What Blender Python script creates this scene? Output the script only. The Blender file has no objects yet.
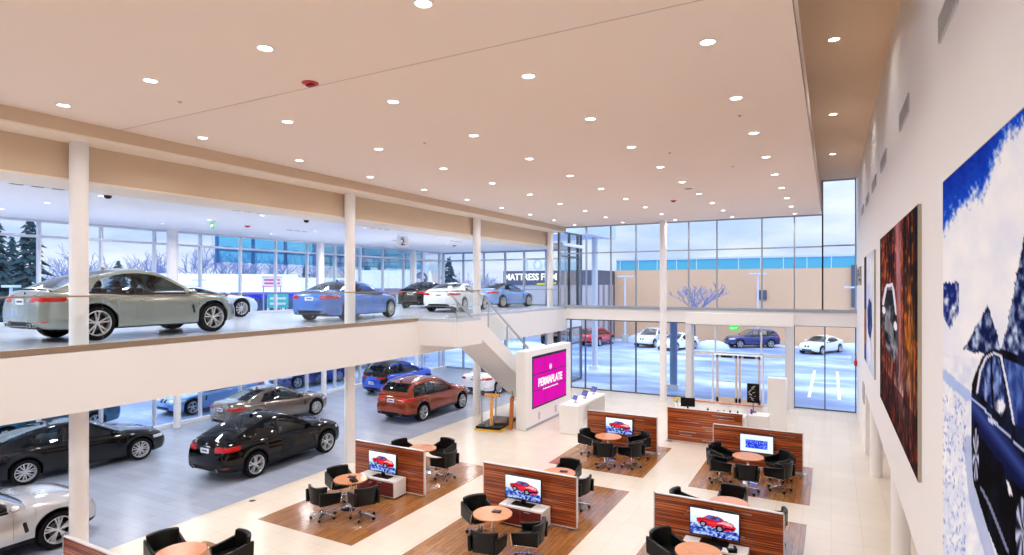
import bpy, bmesh, math, random
from mathutils import Vector, Matrix
from mathutils.bvhtree import BVHTree
PI = math.pi
random.seed(7)
SC = bpy.context.scene
COL = SC.collection
R = math.radians

# ------------------------------------------------------------------ materials
def lin(c):
    return tuple((x/12.92 if x <= .04045 else ((x+.055)/1.055)**2.4) for x in c)
def rgb(r, g, b):
    return lin((r/255., g/255., b/255.))
MATS = {}
def new_mat(name):
    m = bpy.data.materials.new(name); m.use_nodes = True
    nt = m.node_tree; nt.nodes.clear()
    out = nt.nodes.new('ShaderNodeOutputMaterial')
    MATS[name] = m
    return m, nt, out
def pbr(name, col, rough=.5, metal=0., coat=0., spec=.5, emit=None, estr=0., noise=0., nscale=8.):
    if name in MATS: return MATS[name]
    m, nt, out = new_mat(name)
    b = nt.nodes.new('ShaderNodeBsdfPrincipled')
    b.inputs['Base Color'].default_value = (*col, 1)
    b.inputs['Roughness'].default_value = rough
    b.inputs['Metallic'].default_value = metal
    b.inputs['Specular IOR Level'].default_value = spec
    if coat: b.inputs['Coat Weight'].default_value = coat; b.inputs['Coat Roughness'].default_value = .04
    if emit: b.inputs['Emission Color'].default_value = (*emit, 1); b.inputs['Emission Strength'].default_value = estr
    if noise:
        tc = nt.nodes.new('ShaderNodeTexCoord'); n = nt.nodes.new('ShaderNodeTexNoise')
        n.inputs['Scale'].default_value = nscale; n.inputs['Detail'].default_value = 3
        nt.links.new(tc.outputs['Object'], n.inputs['Vector'])
        mx = nt.nodes.new('ShaderNodeMix'); mx.data_type = 'RGBA'
        mx.inputs['A'].default_value = (*[c*(1-noise) for c in col], 1)
        mx.inputs['B'].default_value = (*[min(1, c*(1+noise)) for c in col], 1)
        nt.links.new(n.outputs['Fac'], mx.inputs['Factor'])
        nt.links.new(mx.outputs['Result'], b.inputs['Base Color'])
    nt.links.new(b.outputs[0], out.inputs[0])
    return m
def paint(name, col, rough=.22, metal=.35):
    return pbr(name, col, rough, metal, coat=1.)
def glass(name, tint=(1, 1, 1), refl=1.0, ior=1.45, rough=0.0):
    if name in MATS: return MATS[name]
    m, nt, out = new_mat(name)
    t = nt.nodes.new('ShaderNodeBsdfTransparent'); t.inputs[0].default_value = (*tint, 1)
    g = nt.nodes.new('ShaderNodeBsdfGlossy'); g.inputs['Roughness'].default_value = rough
    f = nt.nodes.new('ShaderNodeFresnel'); f.inputs['IOR'].default_value = ior
    mul = nt.nodes.new('ShaderNodeMath'); mul.operation = 'MULTIPLY'; mul.inputs[1].default_value = refl
    mx = nt.nodes.new('ShaderNodeMixShader')
    nt.links.new(f.outputs[0], mul.inputs[0]); nt.links.new(mul.outputs[0], mx.inputs[0])
    nt.links.new(t.outputs[0], mx.inputs[1]); nt.links.new(g.outputs[0], mx.inputs[2])
    nt.links.new(mx.outputs[0], out.inputs[0])
    return m
def emis(name, col, s):
    if name in MATS: return MATS[name]
    m, nt, out = new_mat(name)
    e = nt.nodes.new('ShaderNodeEmission'); e.inputs[0].default_value = (*col, 1); e.inputs[1].default_value = s
    nt.links.new(e.outputs[0], out.inputs[0]); return m
def ramp(nt, stops):
    r = nt.nodes.new('ShaderNodeValToRGB'); el = r.color_ramp.elements
    while len(el) < len(stops): el.new(.5)
    for e, (p, c) in zip(el, stops): e.position = p; e.color = (*c, 1)
    return r
def tile_mat(name, c1, c2, joint, tw, th, rough, offset=0., gap=.004, spec=.5, vary=.5, coat=0.):
    m, nt, out = new_mat(name)
    b = nt.nodes.new('ShaderNodeBsdfPrincipled')
    tc = nt.nodes.new('ShaderNodeTexCoord'); br = nt.nodes.new('ShaderNodeTexBrick')
    br.offset = offset; br.squash = 1.0
    br.inputs['Color1'].default_value = (*c1, 1); br.inputs['Color2'].default_value = (*c2, 1)
    br.inputs['Mortar'].default_value = (*joint, 1); br.inputs['Scale'].default_value = 1.
    br.inputs['Mortar Size'].default_value = gap; br.inputs['Brick Width'].default_value = tw; br.inputs['Row Height'].default_value = th
    br.inputs['Mortar Smooth'].default_value = .1
    nt.links.new(tc.outputs['Object'], br.inputs['Vector'])
    n = nt.nodes.new('ShaderNodeTexNoise'); n.inputs['Scale'].default_value = .7; n.inputs['Detail'].default_value = 5
    nt.links.new(tc.outputs['Object'], n.inputs['Vector'])
    mr = nt.nodes.new('ShaderNodeMapRange'); mr.inputs[3].default_value = 1-.12*vary; mr.inputs[4].default_value = 1+.06*vary
    nt.links.new(n.outputs['Fac'], mr.inputs[0])
    mx = nt.nodes.new('ShaderNodeVectorMath'); mx.operation = 'SCALE'
    nt.links.new(br.outputs['Color'], mx.inputs[0]); nt.links.new(mr.outputs[0], mx.inputs['Scale'])
    nt.links.new(mx.outputs[0], b.inputs['Base Color'])
    b.inputs['Roughness'].default_value = rough; b.inputs['Specular IOR Level'].default_value = spec
    if coat: b.inputs['Coat Weight'].default_value = coat; b.inputs['Coat Roughness'].default_value = .12
    nt.links.new(b.outputs[0], out.inputs[0]); return m
def grain_mat(name, stops, scale, stretch, rough=.35, coat=.3, planks=None):
    """wood grain: noise stretched along one object axis"""
    m, nt, out = new_mat(name)
    b = nt.nodes.new('ShaderNodeBsdfPrincipled'); tc = nt.nodes.new('ShaderNodeTexCoord')
    mp = nt.nodes.new('ShaderNodeMapping'); mp.inputs['Scale'].default_value = stretch
    nt.links.new(tc.outputs['Object'], mp.inputs[0])
    n = nt.nodes.new('ShaderNodeTexNoise'); n.inputs['Scale'].default_value = scale; n.inputs['Detail'].default_value = 4; n.inputs['Roughness'].default_value = .6
    nt.links.new(mp.outputs[0], n.inputs['Vector'])
    r = ramp(nt, stops); nt.links.new(n.outputs['Fac'], r.inputs[0])
    src = r.outputs[0]
    if planks:
        pw, pl, c1, c2, j = planks
        mp2 = nt.nodes.new('ShaderNodeMapping'); mp2.inputs['Rotation'].default_value = (0, 0, PI/2)
        nt.links.new(tc.outputs['Object'], mp2.inputs[0])
        br = nt.nodes.new('ShaderNodeTexBrick'); br.offset = .37
        br.inputs['Scale'].default_value = 1.; br.inputs['Brick Width'].default_value = pl; br.inputs['Row Height'].default_value = pw
        br.inputs['Color1'].default_value = (*c1, 1); br.inputs['Color2'].default_value = (*c2, 1); br.inputs['Mortar'].default_value = (*j, 1)
        br.inputs['Mortar Size'].default_value = .004
        nt.links.new(mp2.outputs[0], br.inputs['Vector'])
        mm = nt.nodes.new('ShaderNodeMix'); mm.data_type = 'RGBA'; mm.blend_type = 'MULTIPLY'; mm.inputs['Factor'].default_value = 1
        nt.links.new(src, mm.inputs['A']); nt.links.new(br.outputs['Color'], mm.inputs['B']); src = mm.outputs['Result']
    nt.links.new(src, b.inputs['Base Color'])
    b.inputs['Roughness'].default_value = rough
    b.inputs['Coat Weight'].default_value = coat; b.inputs['Coat Roughness'].default_value = .15
    nt.links.new(b.outputs[0], out.inputs[0]); return m
def vcol_mat(name, emit=0.):
    m, nt, out = new_mat(name)
    a = nt.nodes.new('ShaderNodeAttribute'); a.attribute_name = 'Col'
    if emit:
        e = nt.nodes.new('ShaderNodeEmission'); e.inputs[1].default_value = emit
        nt.links.new(a.outputs['Color'], e.inputs[0]); nt.links.new(e.outputs[0], out.inputs[0])
    else:
        b = nt.nodes.new('ShaderNodeBsdfPrincipled'); b.inputs['Roughness'].default_value = .9; b.inputs['Specular IOR Level'].default_value = .03
        nt.links.new(a.outputs['Color'], b.inputs['Base Color']); nt.links.new(b.outputs[0], out.inputs[0])
    return m

# ------------------------------------------------------------------ mesh builder
class MB:
    def __init__(s): s.v = []; s.f = []; s.m = []
    def add(s, vs, fs, m=0):
        o = len(s.v); s.v += [tuple(p) for p in vs]
        for f in fs: s.f.append(tuple(i+o for i in f)); s.m.append(m)
        return s
    def box(s, x0, x1, y0, y1, z0, z1, m=0):
        if x0 > x1: x0, x1 = x1, x0
        if y0 > y1: y0, y1 = y1, y0
        if z0 > z1: z0, z1 = z1, z0
        v = [(x, y, z) for z in (z0, z1) for y in (y0, y1) for x in (x0, x1)]
        return s.add(v, [(0,2,3,1),(4,5,7,6),(0,1,5,4),(2,6,7,3),(0,4,6,2),(1,3,7,5)], m)
    def obox(s, c, sx, sy, sz, rz=0, m=0, rx=0, ry=0):
        M = Matrix.Translation(c) @ Matrix.Rotation(rz, 4, 'Z') @ Matrix.Rotation(ry, 4, 'Y') @ Matrix.Rotation(rx, 4, 'X')
        v = [M @ Vector((x*sx/2, y*sy/2, z*sz/2)) for z in (-1, 1) for y in (-1, 1) for x in (-1, 1)]
        return s.add(v, [(0,2,3,1),(4,5,7,6),(0,1,5,4),(2,6,7,3),(0,4,6,2),(1,3,7,5)], m)
    def cyl(s, p0, p1, r0, r1=None, n=16, m=0, cap=True):
        r1 = r0 if r1 is None else r1
        p0 = Vector(p0); p1 = Vector(p1); d = (p1-p0).normalized()
        a = d.orthogonal().normalized(); b = d.cross(a)
        v = []
        for p, r in ((p0, r0), (p1, r1)):
            for i in range(n):
                t = 2*PI*i/n; v.append(p + a*(r*math.cos(t)) + b*(r*math.sin(t)))
        f = [(i, (i+1) % n, n+(i+1) % n, n+i) for i in range(n)]
        if cap: f += [tuple(reversed(range(n))), tuple(range(n, 2*n))]
        return s.add(v, f, m)
    def tube(s, pts, r, n=8, m=0):
        for a, b in zip(pts[:-1], pts[1:]): s.cyl(a, b, r, r, n, m)
        return s
    def lathe(s, prof, n=24, c=(0, 0, 0), axis='z', m=0, mats=None):
        v = []; k = len(prof)
        for i in range(n):
            t = 2*PI*i/n
            for (r, z) in prof:
                if axis == 'z': p = (c[0]+r*math.cos(t), c[1]+r*math.sin(t), c[2]+z)
                else: p = (c[0]+r*math.cos(t), c[1]+z, c[2]+r*math.sin(t))
                v.append(p)
        o = len(s.v); s.v += v
        for i in range(n):
            for j in range(k-1):
                i2 = (i+1) % n
                s.f.append((o+i*k+j, o+i2*k+j, o+i2*k+j+1, o+i*k+j+1)); s.m.append(mats[j] if mats else m)
        return s
    def prism(s, poly, a0, a1, axis='x', m=0):
        """poly of 2d points extruded along axis: 'x' -> (y,z), 'y' -> (x,z), 'z' -> (x,y)"""
        n = len(poly); v = []
        for a in (a0, a1):
            for (p, q) in poly:
                v.append((a, p, q) if axis == 'x' else (p, a, q) if axis == 'y' else (p, q, a))
        f = [(i, (i+1) % n, n+(i+1) % n, n+i) for i in range(n)] + [tuple(reversed(range(n))), tuple(range(n, 2*n))]
        return s.add(v, f, m)
    def ball(s, c, rx, ry, rz, n=10, m=0):
        v = []; k = n//2+1
        for i in range(n):
            t = 2*PI*i/n
            for j in range(k):
                p = -PI/2+PI*j/(k-1)
                v.append((c[0]+rx*math.cos(p)*math.cos(t), c[1]+ry*math.cos(p)*math.sin(t), c[2]+rz*math.sin(p)))
        o = len(s.v); s.v += v
        for i in range(n):
            for j in range(k-1):
                i2 = (i+1) % n; s.f.append((o+i*k+j, o+i2*k+j, o+i2*k+j+1, o+i*k+j+1)); s.m.append(m)
        return s
    def mesh(s, name, mats, smooth=35, fix=False):
        me = bpy.data.meshes.new(name); me.from_pydata(s.v, [], s.f)
        if not isinstance(mats, (list, tuple)): mats = [mats]
        for x in mats: me.materials.append(x)
        me.polygons.foreach_set('material_index', s.m)
        if fix:
            bm = bmesh.new(); bm.from_mesh(me); bmesh.ops.remove_doubles(bm, verts=bm.verts, dist=1e-5)
            bmesh.ops.recalc_face_normals(bm, faces=bm.faces); bm.to_mesh(me); bm.free()
        if smooth:
            me.polygons.foreach_set('use_smooth', [True]*len(me.polygons)); me.set_sharp_from_angle(angle=R(smooth))
        me.update(); return me
    def build(s, name, mats, parent=None, smooth=35, bevel=0, loc=None, rz=None, seg=2, fix=False):
        o = bpy.data.objects.new(name, s.mesh(name, mats, smooth, fix)); COL.objects.link(o)
        if parent is not None: o.parent = parent
        if loc is not None: o.location = loc
        if rz is not None: o.rotation_euler = (0, 0, rz)
        if bevel:
            b = o.modifiers.new('Bevel', 'BEVEL'); b.width = bevel; b.segments = seg; b.limit_method = 'ANGLE'; b.harden_normals = False
        return o
def thing(name, label, cat, loc=(0, 0, 0), rz=0, group=None):
    o = bpy.data.objects.new(name, None); COL.objects.link(o); o.empty_display_size = .1
    o.location = loc; o.rotation_euler = (0, 0, rz)
    return tag(o, label, cat, group)
def tag(o, label, cat, group=None):
    o['label'] = label; o['category'] = cat
    if group: o['group'] = group
    return o
def struct(o): o['kind'] = 'structure'; return o
def stuff(o): o['kind'] = 'stuff'; return o
def kids(o): return [c for c in bpy.data.objects if c.parent == o]
def copy_tree(o, tree=None, parent=None):
    c = o.copy(); COL.objects.link(c)
    if parent is not None: c.parent = parent
    for ch in (tree or {}).get(o.name, kids(o)): copy_tree(ch, tree, c)
    return c
def dup(o, loc, rz, label=None, group=None):
    c = copy_tree(o); c.location = loc; c.rotation_euler = (0, 0, rz)
    if label: c['label'] = label
    if group: c['group'] = group
    return c
def text(name, body, size, mat, parent=None, loc=(0, 0, 0), rot=(PI/2, 0, 0), ext=.01, align='CENTER', bold=0., squeeze=1., width=None):
    cu = bpy.data.curves.new(name, 'FONT'); cu.body = body; cu.size = size; cu.extrude = ext; cu.align_x = align; cu.align_y = 'CENTER'; cu.offset = bold
    cu.resolution_u = 3
    t = bpy.data.objects.new(name, cu); COL.objects.link(t)
    dg = bpy.context.evaluated_depsgraph_get()
    me = bpy.data.meshes.new_from_object(t.evaluated_get(dg)); me.materials.clear(); me.materials.append(mat)
    bpy.data.objects.remove(t)
    if width: xx = [v.co.x for v in me.vertices]; squeeze = width/(max(xx)-min(xx))
    for v in me.vertices: v.co.x *= squeeze
    o = bpy.data.objects.new(name, me); COL.objects.link(o)
    if parent is not None: o.parent = parent
    o.location = loc; o.rotation_euler = rot
    return o
def canvas(name, P, U, V, nu, nv, fn, mat, parent=None):
    """flat picture: a fine grid whose colours come from fn(u, v)"""
    P = Vector(P); U = Vector(U); V = Vector(V); vs = []; cs = []
    for j in range(nv+1):
        for i in range(nu+1):
            u = i/nu; v = j/nv; vs.append(P+U*u+V*v); cs += [*lin(tuple(min(1, max(0, k)) for k in fn(u, v))), 1.]
    fs = [(j*(nu+1)+i, j*(nu+1)+i+1, (j+1)*(nu+1)+i+1, (j+1)*(nu+1)+i) for j in range(nv) for i in range(nu)]
    me = bpy.data.meshes.new(name); me.from_pydata(vs, [], fs); me.materials.append(mat)
    at = me.color_attributes.new('Col', 'FLOAT_COLOR', 'POINT'); at.data.foreach_set('color', cs)
    o = bpy.data.objects.new(name, me); COL.objects.link(o)
    if parent is not None: o.parent = parent
    return o
def pchip(kn):
    """monotone cubic through sorted (x, y) knots"""
    xs = [k[0] for k in kn]; ys = [k[1] for k in kn]; n = len(xs)
    h = [xs[i+1]-xs[i] for i in range(n-1)]; d = [(ys[i+1]-ys[i])/h[i] for i in range(n-1)]
    m = [0]*n; m[0] = d[0]; m[-1] = d[-1]
    for i in range(1, n-1):
        if d[i-1]*d[i] <= 0: m[i] = 0
        else:
            w1 = 2*h[i]+h[i-1]; w2 = h[i]+2*h[i-1]; m[i] = (w1+w2)/(w1/d[i-1]+w2/d[i])
    def f(x):
        if x <= xs[0]: return ys[0]
        if x >= xs[-1]: return ys[-1]
        i = 0
        while x > xs[i+1]: i += 1
        t = (x-xs[i])/h[i]; t2 = t*t; t3 = t2*t
        return (2*t3-3*t2+1)*ys[i]+(t3-2*t2+t)*h[i]*m[i]+(-2*t3+3*t2)*ys[i+1]+(t3-t2)*h[i]*m[i+1]
    return f
def hash2(x, y):
    n = math.sin(x*127.1+y*311.7)*43758.5453; return n-math.floor(n)
def vnoise(x, y):
    xi = math.floor(x); yi = math.floor(y); fx = x-xi; fy = y-yi
    fx = fx*fx*(3-2*fx); fy = fy*fy*(3-2*fy)
    a = hash2(xi, yi); b = hash2(xi+1, yi); c = hash2(xi, yi+1); d = hash2(xi+1, yi+1)
    return a+(b-a)*fx+(c-a)*fy+(a-b-c+d)*fx*fy
def fbm(x, y, o=4):
    s = 0; a = .5
    for _ in range(o): s += a*vnoise(x, y); x *= 2.03; y *= 2.03; a *= .5
    return s/.9375
def inpoly(x, y, P):
    c = False; j = len(P)-1
    for i in range(len(P)):
        if (P[i][1] > y) != (P[j][1] > y) and x < (P[j][0]-P[i][0])*(y-P[i][1])/(P[j][1]-P[i][1])+P[i][0]: c = not c
        j = i
    return c
def mixc(a, b, t): t = max(0, min(1, t)); return tuple(p+(q-p)*t for p, q in zip(a, b))
# ------------------------------------------------------------------ camera (1024 x 555 frame)
CAMZ = 5.6
FPX = 588.; YAW = math.atan(319/588)
cam = bpy.data.cameras.new('camera'); co = bpy.data.objects.new('camera', cam); COL.objects.link(co)
cam.sensor_width = 36; cam.lens = FPX*36/1024; cam.shift_y = (285-277.5)/1024
cam.clip_start = .05; cam.clip_end = 2000
co.location = (0, 0, CAMZ); co.rotation_euler = (PI/2, 0, YAW)
SC.camera = co
def project(x, y, z):
    """where a point of the hall lands in a 1024 x 555 photograph taken from the mezzanine (used only for tracing the posters)"""
    a = -x*math.sin(YAW)+y*math.cos(YAW); b = x*math.cos(YAW)+y*math.sin(YAW)
    return 512+FPX*b/a, 285-FPX*(z-CAMZ)/a

# ------------------------------------------------------------------ shared materials
M_wall = pbr('white wall paint', rgb(238, 236, 236), .6)
M_ceil = pbr('ceiling paint', rgb(243, 226, 211), .8)
M_tanp = pbr('tan bulkhead paint', rgb(214, 192, 166), .7)
M_cream = pbr('cream soffit paint', rgb(248, 234, 214), .7)
M_gceil = pbr('gallery ceiling paint', rgb(246, 247, 250), .8)
M_white = pbr('white satin', rgb(240, 240, 240), .35)
M_alu = pbr('anodised aluminium', rgb(168, 176, 190), .35, .6)
M_dalu = pbr('dark frame metal', rgb(95, 100, 108), .4, .5)
M_steel = pbr('brushed steel', rgb(190, 190, 190), .28, .9)
M_chrome = pbr('chrome', rgb(225, 225, 228), .1, 1.)
M_black = pbr('black plastic', rgb(12, 12, 13), .4, spec=.25)
M_leather = pbr('black leather', rgb(10, 10, 11), .36, spec=.28, noise=.15, nscale=30)
M_brown = pbr('bronze metal', rgb(168, 146, 124), .35, .6)
M_glass = glass('clear glass', (.95, .98, 1.0), .5)
M_rail = glass('balustrade glass', (.97, .99, .99), .16)
M_red = pbr('red plastic', rgb(190, 20, 22), .4)
M_floor = tile_mat('beige floor tile', rgb(224, 212, 198), rgb(219, 207, 192), rgb(196, 183, 167), .61, .61, .26, 0., .004, .6, .6)
M_slate = tile_mat('grey plank tile', rgb(166, 174, 192), rgb(157, 165, 183), rgb(132, 140, 156), 1.2, .3, .26, .5, .003, .6, .8)
M_gfloor = tile_mat('gallery grey tile', rgb(180, 186, 200), rgb(172, 178, 192), rgb(146, 152, 166), .6, .6, .2, 0., .004, .6, .6)
M_inset = grain_mat('brown wood floor', [(.3, rgb(142, 92, 50)), (.5, rgb(164, 110, 62)), (.7, rgb(180, 126, 76))], 3., (12, .8, 1), .24, .45,
                    planks=(.12, .9, (1, 1, 1), (.74, .70, .66), (.4, .34, .3)))
M_zebra = grain_mat('striped red brown veneer', [(.30, rgb(160, 68, 34)), (.37, rgb(52, 15, 11)), (.43, rgb(152, 60, 30)), (.47, rgb(220, 124, 66)), (.51, rgb(58, 17, 12)), (.56, rgb(164, 68, 34)), (.61, rgb(52, 15, 11)), (.67, rgb(226, 134, 74)), (.74, rgb(90, 30, 17))], 1.8, (.05, 1, 7.), .3, .3)
M_cherry = grain_mat('dark red veneer', [(.35, rgb(70, 14, 14)), (.6, rgb(120, 26, 22))], 3, (1, 1, 10), .35, .3)
M_top = grain_mat('orange wood top', [(.3, rgb(196, 118, 66)), (.7, rgb(216, 142, 88))], 3, (2, 9, 1), .3, .35)
M_lens = emis('lamp lens', (1., .95, .88), 9.)
M_greenlit = emis('green exit light', rgb(20, 215, 70), 1.1)

# ------------------------------------------------------------------ floors, walls, ceilings
XL, XF, YB, YG, YR = -23.2, -12.75, 29.8, 33.0, -5.0
ZG, ZC = 4.33, 8.77
def S(name, mb, mats, parent=None, **k):
    o = mb.build(name, mats, parent, **k)
    if parent is None: struct(o)
    return o
S('floor', MB().box(-13.45, 3.4, YR, YB, -.3, 0), M_floor)
S('floor_showroom', MB().box(XL, -13.45, YR, YG, -.3, 0).box(-13.45, -13.2, YB, YG, -.3, 0), M_slate)
insets = [(-12.05, -9.05, 9.45, 15.55), (-7.82, -4.8, 9.45, 15.52), (-7.82, -4.8, 16.8, 20.35), (-3.5, -.48, 16.7, 20.2), (-3.55, -.5, 9.3, 15.35), (-12.05, -9.05, 2.1, 8.12)]
for i, (a, b, c, d) in enumerate(insets):
    S('floor_inset', MB().box(a, b, c, d, -.02, .004), M_inset)
# gallery slab with its white edge, and the landing in front of it
S('gallery_slab', MB().box(XL, XF, YR, YB, 3.14, ZG-.02).box(XL, -13.2, YB, YG, 3.14, ZG-.02), M_wall)
S('gallery_floor', MB().box(XL+.02, XF-.12, YR, YB, ZG-.03, ZG).box(XL+.02, -13.3, YB, YG-.05, ZG-.03, ZG), M_gfloor)
S('gallery_landing', MB().box(XF, -11.17, 16.67, 18.3, 3.48, ZG), [M_wall])
S('ceiling', MB().box(-12.8, -.38, YR, YB, ZC, ZC+.12), M_ceil)
S('ceiling_joint', MB().box(-12.79, -.39, 6.74, 6.765, ZC-.002, ZC+.01), pbr('joint shadow grey', rgb(205, 188, 170), .8))  # flat strip coloured like the shadow inside the groove
S('ceiling_step', MB().box(-.42, -.38, YR, YB, ZC+.02, 9.3), M_ceil)
S('ceiling_roof', MB().box(-12.9, -2.5, YR, YB, ZC+.3, ZC+.4).box(-2.6, -2.5, YR, YB, ZC+.3, 10.4), M_ceil)
S('ceiling_right', MB().box(-2.5, 1.2, YR, YB, 10.28, 10.4), pbr('shaded upper ceiling paint', rgb(232, 204, 172), .8))  # ceiling paint in a darker copy, dimness of the high recess put into the colour
S('wall_clerestory', MB().box(-2.6, -.36, YB-.05, YB+.1, ZC+.12, 10.4), M_wall)
S('bulkhead_edge', MB().box(-13.65, -12.8, YR, YB, 8.52, ZC+.12), M_tanp)
S('bulkhead_ledge', MB().box(-13.65, -12.81, YR, YB, 8.49, 8.52), M_cream)
S('bulkhead', MB().box(-14.9, -13.65, YR, YB+.1, 7.77, ZC+.12), M_tanp)
S('bulkhead_soffit', MB().box(-14.95, -13.66, YR, YB+.1, 7.73, 7.77), M_cream)
S('ceiling_gallery', MB().box(XL-.1, -14.9, YR, YG, 7.78, 7.95).box(-14.9, -13.0, YB+.1, YG, 7.78, 7.95), M_gceil)
S('wall_right', MB().box(1., 1.25, YR, 22.6, 2.07, 10.3).box(1., 1.25, 22.6, YB, 0, 10.3), M_wall)
S('wall_recess', MB().box(3.2, 3.4, YR, 22.6, 0, 2.4).box(1.25, 3.4, 22.6, 22.8, 0, 2.4).box(1.25, 3.4, YR, 22.6, 2.3, 2.45), M_wall)
S('wall_rear', MB().box(XL, 3.4, YR-.2, YR, 0, 10.4), M_wall)
for i, y in enumerate((6.3, 13.95, 21.55, 29.1)):
    S('column', MB().cyl((-13.42, y, 0), (-13.42, y, 8.5), .165, n=32), M_wall)
S('column', MB().cyl((-7.2, 28.75, 0), (-7.2, 28.75, ZC), .165, n=32), M_wall)
for y in (13.3, 20.2): S('column', MB().cyl((1.16, y, 0), (1.16, y, 2.07), .16, n=32), M_wall)
# columns along the outer glass line
for y in (6.3, 13.95, 21.55, 29.1):
    S('column', MB().cyl((-22.6, y+.1, 0), (-22.6, y+.1, 3.14), .13, n=24).cyl((-22.75, y, ZG), (-22.75, y, 7.78), .2, n=24), M_wall)

# ------------------------------------------------------------------ glass walls
def glass_wall(name, axis, at, marks, z0, z1, rails, mat=M_alu, w=.06, d=.14, ends=True, split=None):
    """axis 'x': the wall runs along x at y=at; axis 'y': along y at x=at. marks = mullion positions"""
    root = thing(name, '', ''); del root['label']; del root['category']; struct(root)
    f = MB(); g = MB()
    def bx(mb, a0, a1, c0, c1, zz0, zz1):
        if axis == 'x': mb.box(a0, a1, c0, c1, zz0, zz1)
        else: mb.box(c0, c1, a0, a1, zz0, zz1)
    for q in marks: bx(f, q-w/2, q+w/2, at-d/2, at+d/2, z0, z1)
    for zr in [z0+w/2, z1-w/2]+list(rails): bx(f, marks[0], marks[-1], at-d/2+.01, at+d/2-.01, zr-w/2, zr+w/2)
    bx(g, marks[0], marks[-1], at-.008, at+.008, z0+.01, z1-.01)
    f.build('window_frame', mat, root); g.build('window_glass', M_glass, root)
    return root
M_walu = pbr('white aluminium', rgb(215, 218, 226), .4, .2)
backm = [-13.15, -11.6, -10.22, -8.87, -7.5, -6.2, -4.86, -2.84, -1.47, -.33]
glass_wall('window_1', 'x', YB, backm, 4.45, ZC, [7.32], M_alu)
glass_wall('window_2', 'x', YB, [-.33, .95], 4.45, 10.28, [7.35], M_alu)
glass_wall('window_3', 'x', YB, [-13.15, -12.5, -11.65, -10.22, -8.87, -7.5, -6.2], 0, 3.75, [], M_dalu, .05)
glass_wall('window_4', 'x', YB, [-1.48, -.24, .95], 0, 3.78, [], M_dalu, .05)
S('trim_1', MB().box(-13.2, 1., YB-.18, YB+.12, 3.76, 4.45), M_wall)
S('trim_2', MB().box(-13.2, 1., YB-.24, YB-.18, 4.37, 4.46), M_alu)
lm = [YR+.05]; y = -3.6
while y < 32.9: lm.append(y); y += 1.9
lm.append(YG-.05)
glass_wall('window_5', 'y', XL, lm, ZG, 7.78, [7.22], M_walu, .08, .16)
glass_wall('window_6', 'y', XL, lm, 0, 3.14, [], M_walu, .08, .16)
S('baseboard_left', MB().box(XL+.08, XL+.3, YR, YG, 0, .12), M_white)
ge = [XL, -21.6, -20.0, -18.4, -17.03, -15.5, -14.2, -13.2]
glass_wall('window_7', 'x', YG, ge, ZG, 7.78, [7.22], M_alu, .1)
glass_wall('window_8', 'x', YG, ge, 0, 3.14, [], M_alu, .1)
glass_wall('window_9', 'y', -13.2, [YB, 31.2, 32.5, YG], ZG, 8.6, [7.22], M_dalu, .08)
glass_wall('window_10', 'y', -13.2, [YB, 31.4, YG], 0, 3.14, [2.2], M_dalu, .08)
# entrance portal in the far glass wall
S('trim_3', MB().box(-6.25, -1.48, 29.25, YB-.06, 3.72, 4.25), M_white)
S('trim_4', MB().box(-6.25, -5.95, 29.3, YB-.06, 0, 3.72).box(-1.77, -1.48, 29.3, YB-.06, 0, 3.72), M_walu)
glass_wall('window_11', 'x', 29.5, [-5.92, -4.88, -2.84, -1.8], 2.32, 3.72, [], M_walu, .07)
glass_wall('window_12', 'x', 29.5, [-5.92, -5.0], 0, 2.32, [], M_walu, .07)
glass_wall('window_13', 'x', 29.5, [-2.76, -1.8], 0, 2.32, [], M_walu, .07)
for i, (a, b) in enumerate(((-4.84, -3.89), (-3.83, -2.88))):
    d = thing('door_%d' % (i+1), '', ''); del d['label']; del d['category']; struct(d)
    M_door = pbr('door frame metal', rgb(205, 192, 180), .4, .2)
    MB().box(a, a+.1, 29.46, 29.54, 0, 2.26).box(b-.1, b, 29.46, 29.54, 0, 2.26).box(a, b, 29.46, 29.54, 2.14, 2.26).box(a, b, 29.46, 29.54, 0, .25).build('door_frame', M_door, d)
    MB().box(a+.1, b-.1, 29.494, 29.506, .25, 2.14).build('door_glass', M_glass, d)
    MB().cyl((a+.12, 29.4, 1.02), (b-.12, 29.4, 1.02), .018, n=8).cyl((a+.14, 29.4, 1.02), (a+.14, 29.47, 1.02), .012, n=8).cyl((b-.14, 29.4, 1.02), (b-.14, 29.47, 1.02), .012, n=8).build('push_bar', M_steel, d)
    MB().box((a+b)/2-.25, (a+b)/2+.25, 29.38, 29.46, 2.16, 2.24).build('door_closer', M_black, d)

# ------------------------------------------------------------------ ceiling fixtures
def downlight(x, y, z, label, group, r=.115):
    t = thing('downlight', label, 'ceiling light', (x, y, z), 0, group)
    MB().lathe([(r, 0), (r, -.012), (r*.82, -.016), (r*.78, -.004)], 24).build('trim_ring', M_white, t)
    MB().lathe([(0, -.006), (r*.8, -.006)], 24).build('lamp_lens', M_lens, t)
    return t
def lamp(x, y, z, power, col=(1., .98, .955), r=.1, spread=145):
    l = bpy.data.lights.new('ceiling_area_light', 'AREA'); l.shape = 'DISK'; l.size = 2*r; l.energy = power; l.color = col; l.spread = R(spread)
    o = bpy.data.objects.new('ceiling_area_light', l); COL.objects.link(o); o.location = (x, y, z-.03)
    return o
P_HALL, P_GAL, P_LOW = 22., 60., 42.
dl = None
for i in range(5):
    for j in range(-2, 10):
        x = -1.41-2.615*i; y = 5.33+2.61*j
        lamp(x, y, ZC, P_HALL)
        if y > 2:
            lab, grp = 'small round white recessed downlight in the main hall ceiling', 'downlights of the main hall ceiling'
            if dl is None: dl = downlight(x, y, ZC, lab, grp)
            else: dup(dl, (x, y, ZC), 0, lab, grp)
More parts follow.
